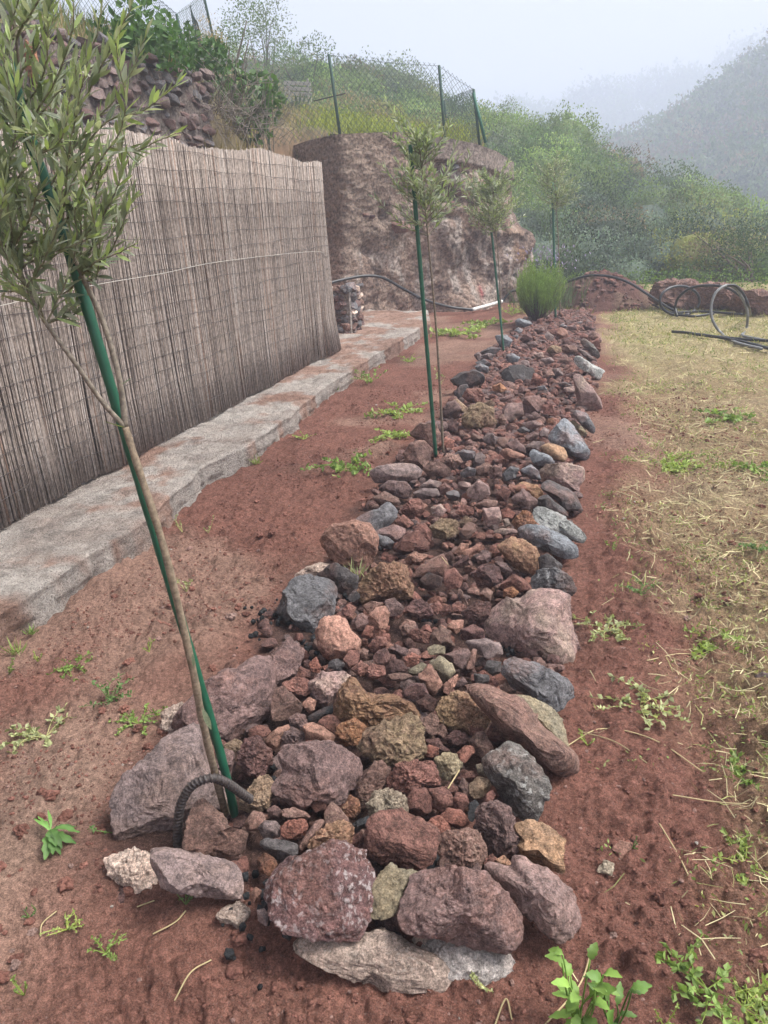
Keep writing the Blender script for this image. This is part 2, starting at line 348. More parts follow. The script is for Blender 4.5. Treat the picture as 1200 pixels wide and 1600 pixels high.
while rad[-1] < 400: rad.append(rad[-1]*(1.007 if .7 < rad[-1] < 32 else 1.03))
rad = np.array(rad); na, nr = len(ang), len(rad)
A_, R_ = np.meshgrid(ang, rad); gx, gy = (R_*np.sin(A_)).ravel(), (R_*np.cos(A_)).ravel(); gz = H(gx, gy)
def strawf(x, y):
    n = n2(x, y, 1.6, 3, 21); far = ss(6.5, 9.5, y)
    return np.clip(ss(.10, .62, x + .22*n + .03*(y-2))*(1 - far) + far*ss(-.15, .3, x + .25*n) + .55*ss(12.2, 13, y)*ss(-2, -1, x), 0, 1)
st = strawf(gx, gy)
dryn = ss(-.1, .6, n2(gx, gy, 1.1, 3, 22))*(.35 + .65*ss(.3, .8, np.abs(gx + .6))) + .5*ss(.9, 1.4, -gx)*(1 - ss(1.3, 2.2, gy))
soil = np.array([.235, .109, .082]); dry = np.array([.36, .23, .175]); strawc = np.array([.43, .37, .20])
C = soil + (dry - soil)*dryn[:, None]*.75
C = C + (strawc - C)*(st*(.5 + .4*ss(6, 10, gy)))[:, None]
td = terr_d(gx, gy); tm = ss(.1, .5, td)[:, None]; C = C + (np.array([.15, .12, .07]) - C)*tm
hm = ss(16.2, 17.4, gy)[:, None]; C = C + (np.array([.05, .06, .03]) - C)*hm
en = .16*n2(gx, gy, 2.7, 3, 25); inb = (ss(-1.32, -1.1, gx + en)*(1 - ss(-.30, -.12, gx + en))*ss(1.1, 1.35, gy)*(1 - ss(10.6, 11.6, gy + en)))[:, None]; C = C + (np.array([.085, .05, .042]) - C)*inb  # dark bed soil, its colour also carrying painted shade between the stones
i = np.arange(nr-1)[:, None]*na; j = np.arange(na)[None]; j2 = (j+1) % na
Q = np.stack([i+j, i+na+j, i+na+j2, i+j2], -1).reshape(-1, 4)
Vg = np.stack([gx, gy, gz], 1); cen = Vg[Q].mean(1); isfar = cen[:, 1] > 50; ishill = (cen[:, 1] > 16.6) & ~isfar; ister = (terr_d(cen[:, 0], cen[:, 1]) > .1) & ~ishill & ~isfar
def sub(name, mask, mat, kind='structure', cap=False):
    q = Q[mask]; u, inv = np.unique(q, return_inverse=True); q = inv.reshape(-1, 4)
    T = []
    V = Vg[u]; c = C[u]
    if cap:
        V = np.vstack([V, [[0, 0, -.02]]]); c = np.vstack([c, [soil]]); lo = np.searchsorted(u, np.arange(na)); T = np.stack([lo, np.roll(lo, -1), np.full(na, len(u))], 1)
    return tag(ob(name, mk(name, V, [q, T] if len(T) else [q], mat, c, True)), kind=kind)
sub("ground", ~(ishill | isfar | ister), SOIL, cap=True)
sub("terrace", ister, HILLM); sub("hill", ishill, HILLM); sub("valley_hills", isfar, HILLM)
# ------------------------------------------------------------------ haze
hv = np.array([(x, y, z) for x in (-420, 420) for y in (-420, 420) for z in (-9, 58)], float)
hq = np.array([(0, 1, 3, 2), (4, 6, 7, 5), (0, 4, 5, 1), (2, 3, 7, 6), (0, 2, 6, 4), (1, 5, 7, 3)])
hmz = bpy.data.materials.new("haze"); hmz.use_nodes = True; t = hmz.node_tree; t.nodes.clear()
pv = t.nodes.new("ShaderNodeVolumePrincipled"); pv.inputs["Color"].default_value = (.72, .78, .935, 1); pv.inputs["Density"].default_value = .0063; pv.inputs["Anisotropy"].default_value = .1
t.links.new(pv.outputs[0], t.nodes.new("ShaderNodeOutputMaterial").inputs["Volume"])
tag(ob("haze", mk("haze", hv, [hq], hmz)), kind="stuff")
# ------------------------------------------------------------------ concrete path
inn = [(-.3, 1.2)]
kerb_px = [(-150, 1075), (0, 957), (70, 915), (140, 866), (210, 822), (275, 765), (322, 724), (390, 695), (402, 682), (462, 641), (500, 606), (550, 576), (600, 545), (640, 521), (672, 503)]
kb = [G(px, py, .125)[:2] for px, py in kerb_px]
kb = [np.array([-2.05, -.8]), np.array([-2.02, .6])] + kb + [np.array([-2.62, 11.6])]
kb = np.array(kb); seg = np.concatenate([[0], np.cumsum(np.hypot(*np.diff(kb, axis=0).T))])
npth = 420; s_ = np.linspace(0, seg[-1], npth); kx, ky = np.interp(s_, seg, kb[:, 0]), np.interp(s_, seg, kb[:, 1])
kx = kx + .018*n2(s_, s_*0, 3.1, 3, 41) + .010*n2(s_, s_*0, 18, 3, 42)
lx = np.where(ky < 8.2, -3.05, np.interp(ky, [8.2, 9.5, 11.6], [-3.2, -3.9, -3.7]))
us = np.concatenate([np.linspace(0, 1, 64)]); V = []; 
prof = []
for k, u in enumerate(us):
    X = lx + (kx - lx)*u; Z = .125 + .014*n2(X, ky, 5, 3, 43) + .009*n2(X, ky, 26, 3, 44) + .03*ss(8.3, 10.5, ky)*(1-u) - .006*ss(.97, 1, u)
    prof.append(np.stack([X, ky, Z], 1))
for dz, dx in ((.004, .006), (.012, .004), (.04, .0), (.08, .012), (.11, .0), (.22, .03)):
    prof.append(np.stack([kx + dx + .014*n2(s_, s_*0 + dz*30, 14, 3, 45)*(dz > .02), ky, .117 - dz + .006*n2(s_, s_*0, 16, 2, 46)], 1))
Vp = np.stack(prof, 1); m = Vp.shape[1]; i = np.arange(npth-1)[:, None]*m; j = np.arange(m-1)[None]
Qp = np.stack([i+j, i+j+1, i+m+j+1, i+m+j], -1).reshape(-1, 4); Vp = Vp.reshape(-1, 3)
reds = ss(.0, .6, n2(Vp[:, 0], Vp[:, 1], 2.4, 4, 47) + .45*ss(5, 7, Vp[:, 1]) + .25*ss(.1, .4, n2(Vp[:, 0], Vp[:, 1], 9, 2, 48)))[:, None]
cp = 1.0 + (np.array([.80, .55, .46]) - 1.0)*reds*.9
tag(ob("concrete_path", mk("concrete_path", Vp, [Qp], CONC, cp, True)), kind="structure")
# ------------------------------------------------------------------ reed fence
rng = np.random.default_rng(3)
FX = -2.86
rf = empty("reed_fence", (FX, 4, .12), "tall weathered reed screen fence tied with wire along the concrete path", "fence")
def loc(P, base): return np.asarray(P, float) - np.asarray(base)
fb = np.array([FX, 4, .12]); seams = [-.4, 1.75, 3.35, 5.05, 6.75, 8.05]
def foldx(y): return .012*np.sin(y*5.1) + .006*np.sin(y*11.3 + 1)
for a, b in zip(seams[:-1], seams[1:]):
    mb = MB(); y = a - .05; tone0 = rng.uniform(.93, 1.07)
    while y < b:
        for layer in range(2):
            yy = y + rng.normal(0, .003) + layer*.003; r = rng.uniform(.0026, .0048)*(1.15 if layer else 1)
            top = 2.03 + .025*math.sin(yy*3.1) + .008*math.sin(yy*9) + rng.normal(0, .006); bot = .135 + abs(rng.normal(0, .012)); lean = rng.normal(0, .010) + .02*math.sin(yy*2.2)
            flare = .05*float(ss(7.6, 8.05, yy)) + .02*abs(math.sin(yy*4.3))
            zs = np.array([bot, .5, 1.1, 1.6, top]); x0 = FX - .012*layer + foldx(yy) + rng.normal(0, .002)
            wob = rng.normal(0, .003, 5)
            P = np.stack([x0 + flare*np.array([1, .35, .1, 0, 0]) + wob*.6, yy + lean*(zs-1.1) + wob + flare*.6*np.array([1, .3, 0, 0, 0]), zs], 1)
            g = rng.uniform(.78, 1.16)*tone0; d = rng.random()
            c = np.array([.30, .25, .218])*g if d < .80 else (np.array([.37, .325, .295])*rng.uniform(.85, 1.1) if d < .95 else np.array([.26, .18, .14])*g)
            mb.tube(loc(P, fb), r, 4, c)
        y += .0064
    tag(ob("reed_panel", mb.mesh("reed_panel", REED, True), rf), kind="stuff")
mbw = None
for k, z in enumerate(np.arange(.28, 2.0, .105)):
    yy = np.linspace(-.4, 8.04, 150); mb = MB()
    P = np.stack([FX + .013 + foldx(yy) + .004*np.sin(yy*31 + k), yy, z + .008*np.sin(yy*2.3 + k*1.7) + .006*np.sin(yy*7.9 + k)], 1)
    mb.tube(loc(P, fb), .0017, 4, (.06, .05, .047), False); ob("binding_wire", mb.mesh("binding_wire", WIRE), rf)
mb = MB(); P = spline([atX(-200, 530, FX+.035), atX(0, 478, FX+.035), atX(150, 445, FX+.035), atX(250, 428, FX+.035), atX(350, 408, FX+.035), atX(490, 393, FX+.035), atX(510, 400, FX+.03)], 90)
mb.tube(loc(P, fb), .0024, 5, (.40, .37, .33)); ob("cord", mb.mesh("cord", WIRE), rf)
for y in (.3, 2.6, 4.9, 7.2):
    mb = MB(); mb.tube(loc([(FX-.06, y, .05), (FX-.06, y, 1.95)], fb), .02, 8, (.12, .10, .09)); ob("post", mb.mesh("post", STEEL, True), rf)
mb = MB(); yy = np.linspace(-.4, 8.02, 60); y = -.4
while y < 8.03:   # darker reeds of the back layer close the gaps
    mb.tube(loc([(FX-.034 + foldx(y), y, .13), (FX-.034 + foldx(y), y + rng.normal(0, .01), 1.99)], fb), .0085, 4, np.array([.19, .155, .14])*rng.uniform(.7, 1.2)); y += .0135
tag(ob("back_reed_layer", mb.mesh("back_reed_layer", REED), rf), kind="stuff")
# ------------------------------------------------------------------ stones (generator)
def stone_mesh(name, seed, lvl, rx, ry, rz, mat, style='mid', rfun=None, up=None, amp=1.0, col=None):
    """rx, ry, rz: half sizes in metres; rfun(phi): outline radius in metres in the local xy plane"""
    g = np.random.default_rng(seed); P, F = ico(lvl)
    k, nf, cut, na_ = {'round': (2.3, 6, (.72, .92), .07), 'mid': (2.6, 11, (.50, .82), .05), 'block': (3.3, 13, (.42, .78), .032), 'slab': (3.2, 11, (.42, .80), .032), 'rough': (2.4, 7, (.6, .9), .115), 'smooth': (2.4, 8, (.55, .88), .03)}[style]
    pz = np.clip(P[:, 2], -1, 1); rho = np.hypot(P[:, 0], P[:, 1]) + 1e-9
    pr = (1 - np.abs(pz)**k)**(1/k)
    q = np.stack([P[:, 0]/rho*pr, P[:, 1]/rho*pr, pz], 1)
    nrm = list(unit(g.normal(size=(nf, 3)) + np.array([0, 0, .7])*(g.random((nf, 1)) < .65)))
    offs = list(g.uniform(*cut, nf))
    if up is not None and style in ('slab', 'block'): nrm.append(unit(up + g.normal(size=3)*.18)); offs.append(.50 if style == 'slab' else .62)
    for n, d in zip(nrm, offs):
        s = q@n - d; q = q - np.outer(np.clip(s, 0, None)*.97, n)
    ph2 = np.arctan2(q[:, 1], q[:, 0]); wq = np.hypot(q[:, 0], q[:, 1]); nb = 24; bi = ((ph2 + math.pi)/(2*math.pi)*nb).astype(int) % nb; mxr = np.zeros(nb); np.maximum.at(mxr, bi, wq); mxr = np.maximum(mxr, .3)
    pc_ = (np.arange(nb) + .5)/nb*2*math.pi - math.pi; q[:, :2] /= np.interp(ph2, np.concatenate([[pc_[-1] - 2*math.pi], pc_, [pc_[0] + 2*math.pi]]), np.concatenate([[mxr[-1]], mxr, [mxr[0]]]))[:, None]
    size = (rx*ry*rz)**(1/3)
    if rfun is not None:
        ph = np.arctan2(P[:, 1], P[:, 0]); rr = rfun(ph)[:, None]; wq = np.hypot(q[:, 0], q[:, 1])[:, None]
        dirq = q[:, :2]/(wq + 1e-9); ph2 = np.arctan2(q[:, 1], q[:, 0]); rr = rfun(ph2)[:, None]
        V = np.hstack([dirq*wq*rr, q[:, 2:]*rz])
    else: V = q*np.array([rx, ry, rz])
    nn = unit(q)
    off = g.uniform(0, 90, 3); p = V/size
    dsp = na_*(fbm(p*1.6 + off, 3, seed) + .8*(.35 - np.abs(fbm(p*2.6 + off + 9, 3, seed+5))))
    if style == 'rough': dsp = dsp - .09*np.abs(fbm(p*5.5 + off, 3, seed+9, .6))
    if lvl >= 3: dsp = dsp + na_*(.42 if style == 'rough' else .22)*fbm(p*8 + off, 4, seed+7, .66)
    if lvl >= 4: dsp = dsp + .0034/size*fbm(V*110 + off, 2, seed+8)
    V = V + nn*(dsp*amp)[:, None]*size
    return mk(name, V, [F], mat, col, style in ('smooth', 'round'))
# ------------------------------------------------------------------ retaining stone wall on the terrace
sw = empty("stone_wall", (-4.0, 5, 2.0), "dry stone retaining wall of grey rubble above the reed fence", "wall")
proto = [stone_mesh("stone", 900+k, 3, .5, .5, .5, STONE[m], 'mid', None, np.array([0, 0, 1.])) for k, m in enumerate(["purple", "greyp", "grey", "greyp", "greyp", "grey", "purple", "dark"])]
sb = np.array([-4.0, 5, 2.0]); z = 2.02; r2 = np.random.default_rng(8)
while z < 2.84:
    hgt = r2.uniform(.06, .11); y = 2.2 + r2.uniform(0, .2)
    while y < 8.0:
        ln = r2.uniform(.07, .22); o = ob("stone", proto[r2.integers(8)], sw)
        o.location = loc((-4.05 + r2.normal(0, .02), y + ln/2, z + hgt/2 + r2.normal(0, .022)), sb)
        o.rotation_euler = (r2.normal(0, .12), r2.normal(0, .08), r2.choice([0, math.pi]) + r2.normal(0, .12)); o.scale = (.12, ln*1.12, hgt*r2.uniform(1.05, 1.35)); y += ln
    z += hgt
mb = MB(); bx = np.array([(x, y, zz) for x in (-4.3, -4.022) for y in (2.2, 8.0) for zz in (1.9, 2.80)]); mb.add(loc(bx, sb), hq, c=(.17, .14, .125)); ob("core", mb.mesh("core", ROCKF), sw)
o = ob("stone", stone_mesh("stone", 931, 3, .06, .04, .14, STONE["orange"], 'block'), sw, loc(atX(46, 85, -3.86), sb)); o["label"] = "upright orange brown stone"
# ------------------------------------------------------------------ rock face with rendered retaining wall
cols = [(np.array([-5.6, 12.3, 0.0]), atY(425, 242, 12.3)), (np.array([-4.5, 11.6, 0.0]), atY(486, 219, 11.7)), (G(541, 505, 0.), atY(533, 210, 11.3)), (G(600, 497, 0.), atY(600, 207, 11.75)), (G(650, 490, 0.), atY(645, 208, 12.15)), (G(700, 485, 0.), atY(700, 217, 12.55)),
        (G(760, 477, 0.), atY(742, 226, 12.95)), (G(811, 470, 0.), atY(769, 236, 13.35)), (np.array([-1.32, 14.5, 0]), np.array([-1.72, 14.3, 2.22])), (np.array([-2.2, 16.3, 0]), np.array([-2.6, 16.0, 2.25]))]
NU, NV = 330, 170
cb = np.array([c[0] for c in cols]); ct = np.array([c[1] for c in cols]); cl = np.concatenate([[0], np.cumsum(np.linalg.norm(np.diff(cb, axis=0), axis=1))]); su = np.linspace(0, cl[-1], NU)
B_ = np.stack([np.interp(su, cl, cb[:, k]) for k in range(3)], 1); T_ = np.stack([np.interp(su, cl, ct[:, k]) for k in range(3)], 1)
ker = np.ones(5)/5
for k in range(3):
    for Ar in (B_, T_): Ar[:, k] = np.convolve(np.pad(Ar[:, k], 2, mode='edge'), ker, 'valid')
B_[:, 2] = -.12
v = np.linspace(0, 1, NV); sv = ss(.28, .85, v)*.75 + .25*v
P = np.zeros((NU, NV, 3)); P[:, :, :2] = B_[:, None, :2] + (T_ - B_)[:, None, :2]*sv[None, :, None]
P[:, :, 2] = B_[:, None, 2] + (T_ - B_)[:, None, 2]*v[None]
tu = np.gradient(B_[:, :2], axis=0); tu /= np.linalg.norm(tu, axis=1)[:, None]; nu = np.stack([tu[:, 1], -tu[:, 0]], 1); nu = np.where((nu@np.array([.3, -1.0]))[:, None] < 0, nu, nu)
flat = P.reshape(-1, 3)
UU = np.repeat(su/cl[-1], NV); VV = np.tile(v, NU)
def upar(px): # fraction along the face for a picture column of the base line
    xs = [G(p, 490, 0)[0] for p in (px,)][0]; return float(np.interp(xs, B_[:NU*3//4, 0], su[:NU*3//4]/cl[-1]))
band = (VV > .885)*(UU > upar(640)); bandf = ss(.868, .89, VV)*ss(upar(625), upar(655), UU)
rend = ss(.36, .5, VV + .10*fbm(flat*1.6, 2, 61))*(1 - ss(upar(600), upar(665), UU + .03*fbm(flat*2, 2, 62)))     # rendered upper left part
amp = (1 - bandf)*(1 - .8*rend)*.72
D = amp*(.16*fbm(flat*1.3, 3, 51) + .06*(.3 - np.abs(fbm(flat*np.array([3.4, 3.4, 2.2]), 4, 52, .42))) + .025*fbm(flat*15, 3, 53))
D += rend*(.014*fbm(flat*np.array([9, 9, 16]), 3, 54) + .014*np.abs(fbm(flat*30, 3, 55))) + bandf*(.06 + .006*fbm(flat*20, 3, 56)) + rend*.05
for (px, vv, ru, rv, dep) in ((702, .70, .035, .055, -.30), (688, .72, .02, .04, -.22), (742, .71, .02, .02, -.2), (655, .74, .02, .05, -.16), (612, .60, .012, .05, -.16), (600, .42, .02, .05, -.12), (690, .59, .03, .02, -.16), (725, .28, .012, .1, -.06)):
    D += dep*np.exp(-((UU - upar(px))/ru)**2 - ((VV - vv)/rv)**2)*(1 + .5*fbm(flat*6, 2, 57))
D += .18*np.exp(-((UU - upar(800))/.05)**2)*ss(.25, .45, VV)*(1 - ss(.5, .56, VV))      # bulge at the corner
D += .12*(1 - ss(0, .25, VV))*(.4 + .6*fbm(flat*1.8, 2, 58))
NRM = np.repeat(nu, NV, axis=0); flat2 = flat.copy(); flat2[:, :2] += NRM*D[:, None]; flat2[:, 2] += .05*amp*fbm(flat*2.5, 2, 59)*(1 - ss(.8, .9, VV))
base = np.array([.305, .222, .178]); c1 = np.array([.215, .155, .128]); n_ = fbm(flat*1.3, 3, 63); C = base + (c1 - base)*ss(-.3, .4, n_)[:, None]
C += (np.array([.43, .37, .33]) - C)*(ss(.18, .7, fbm(flat*np.array([5, 5, 2.2]), 4, 64))*(1 - rend)*(1 - bandf)*.75)[:, None]
C *= (1 - .45*ss(.35, .8, fbm(flat*7, 3, 65)))[:, None]
C += (np.array([.29, .225, .18]) - C)*(rend*.7)[:, None]
C += (np.array([.26, .215, .19])*(1 - .35*ss(.95, 1, VV + .04*fbm(flat*9, 2, 66)))[:, None] - C)*(bandf*.9)[:, None]
C += (np.array([.33, .20, .12]) - C)*(.8*np.exp(-((UU - upar(795))/.03)**2 - ((VV - .42)/.14)**2)*ss(-.2, .3, fbm(flat*4, 2, 67)))[:, None]
C += (np.array([.10, .085, .03]) - C)*(.7*np.exp(-((UU - upar(520))/.02)**2 - ((VV - .33)/.1)**2))[:, None]
C += (np.array([.30, .055, .06]) - C)*(.9*np.exp(-((UU - upar(733))/.006)**2 - ((VV - .13)/.035)**2))[:, None]
i = np.arange(NU-1)[:, None]*NV; j = np.arange(NV-1)[None]; Qr = np.stack([i+j, i+NV+j, i+NV+j+1, i+j+1], -1).reshape(-1, 4)
wb = np.array([-2.9, 11.9, 0.])
rw = empty("rock_wall", wb, "high mauve brown rock face capped by a rendered retaining wall", "rock wall")
ob("rock_face", mk("rock_face", loc(flat2, wb), [Qr], ROCKF, C, True), rw)
top = flat2.reshape(NU, NV, 3)[:, -1]; back = top.copy(); back[:, :2] -= nu*.42; back2 = back.copy(); back2[:, 2] -= .5
cap = np.stack([top + [0, 0, .001], top*.5 + back*.5 + [0, 0, .012], back, back2], 1); m = 4; i = np.arange(NU-1)[:, None]*m; j = np.arange(m-1)[None]
ob("coping", mk("coping", loc(cap.reshape(-1, 3), wb), [np.stack([i+j, i+m+j, i+m+j+1, i+j+1], -1).reshape(-1, 4)], ROCKF, np.broadcast_to(np.array([.2, .15, .125]), (NU*m, 3)), True), rw)
for k, (px, py, r, mt) in enumerate([(690, 268, .13, "greyp"), (706, 262, .12, "grey"), (724, 270, .10, "greyp"), (700, 288, .09, "darkred"), (716, 300, .09, "brown"), (742, 285, .10, "brown"), (690, 305, .08, "purple"), (668, 275, .09, "brown"), (705, 318, .10, "brown"), (625, 352, .16, "brown"), (545, 337, .06, "brown"), (572, 336, .06, "brown"), (582, 338, .05, "purple"), (738, 302, .08, "purple")]):
    p = atY(px, py, 12.0); u = upar(px); bp = np.array([np.interp(u*cl[-1], su, B_[:, q]) for q in range(2)]); vv_ = .7 if py < 330 else .55
    tp = np.array([np.interp(u*cl[-1], su, T_[:, q]) for q in range(2)]); Y = (bp + (tp-bp)*float(np.interp(vv_, v, sv)))[1] - .02
    ob("stone", stone_mesh("stone", 950+k, 3, r, r*.6, r*.7, STONE[mt], 'block', None, np.array([0, 0, 1.])), rw, loc(atY(px, py, Y), wb))
# small rubble stub beside the fence end
rb = G(537, 522, .1); rs = empty("rubble_wall", rb, "low broken stub of mortared rubble between reed fence and rock face", "wall")
mb = MB(); mb.add(np.array([(x, y, zz) for x in (-.18, .15) for y in (-.14, .3) for zz in (-.15, .55)]), hq, c=(.30, .26, .235)); ob("core", mb.mesh("core", ROCKF), rs)
r3 = np.random.default_rng(12)
for zz in np.arange(0.02, .56, .09):
    for xx in np.arange(-.17, .16, .085):
        for yy in (-.13, ):
            s_st = r3.uniform(.035, .075); o = ob("stone", stone_mesh("stone", int(r3.integers(1e6)), 3, s_st*1.1, .06, s_st*.9, STONE[r3.choice(["brown", "greyp", "grey", "grey", "purple"])], 'rough'), rs, (xx + r3.normal(0, .015), yy + r3.normal(0, .015), zz + r3.normal(0, .01)))
            o.rotation_euler = (r3.normal(0, .2), r3.normal(0, .2), r3.normal(0, .2))
    for yy in (0.0, .13, .26):
        s_st = r3.uniform(.055, .08); ob("stone", stone_mesh("stone", int(r3.integers(1e6)), 2, .07, s_st*1.1, s_st*.85, STONE[r3.choice(["brown", "greyp", "mortar", "grey", "purple"])], 'block'), rs, (.14, yy + r3.normal(0, .015), zz + r3.normal(0, .01)))
ob("mortar_top", stone_mesh("mortar_top", 77, 3, .19, .24, .045, STONE["mortar"], 'block'), rs, (-.02, .08, .575))
# ------------------------------------------------------------------ the rock bed: every stone read off the photograph
CR = dict(A=(160, 1100, 4.8), B=(400, 1280, 4.8), C=(640, 1280, 4.8), D=(360, 1050, 4.8), E=(560, 1050, 4.8), H=(700, 1050, 4.8), I=(400, 850, 4.8), J=(620, 850, 4.0), K=(480, 660, 4.8), L=(700, 660, 4.8), M=(640, 480, 6.0), N=(780, 480, 6.0), Z=(160, 1100, 3.75), Y=(0, 800, 2.0), P=(0, 0, 1.0))
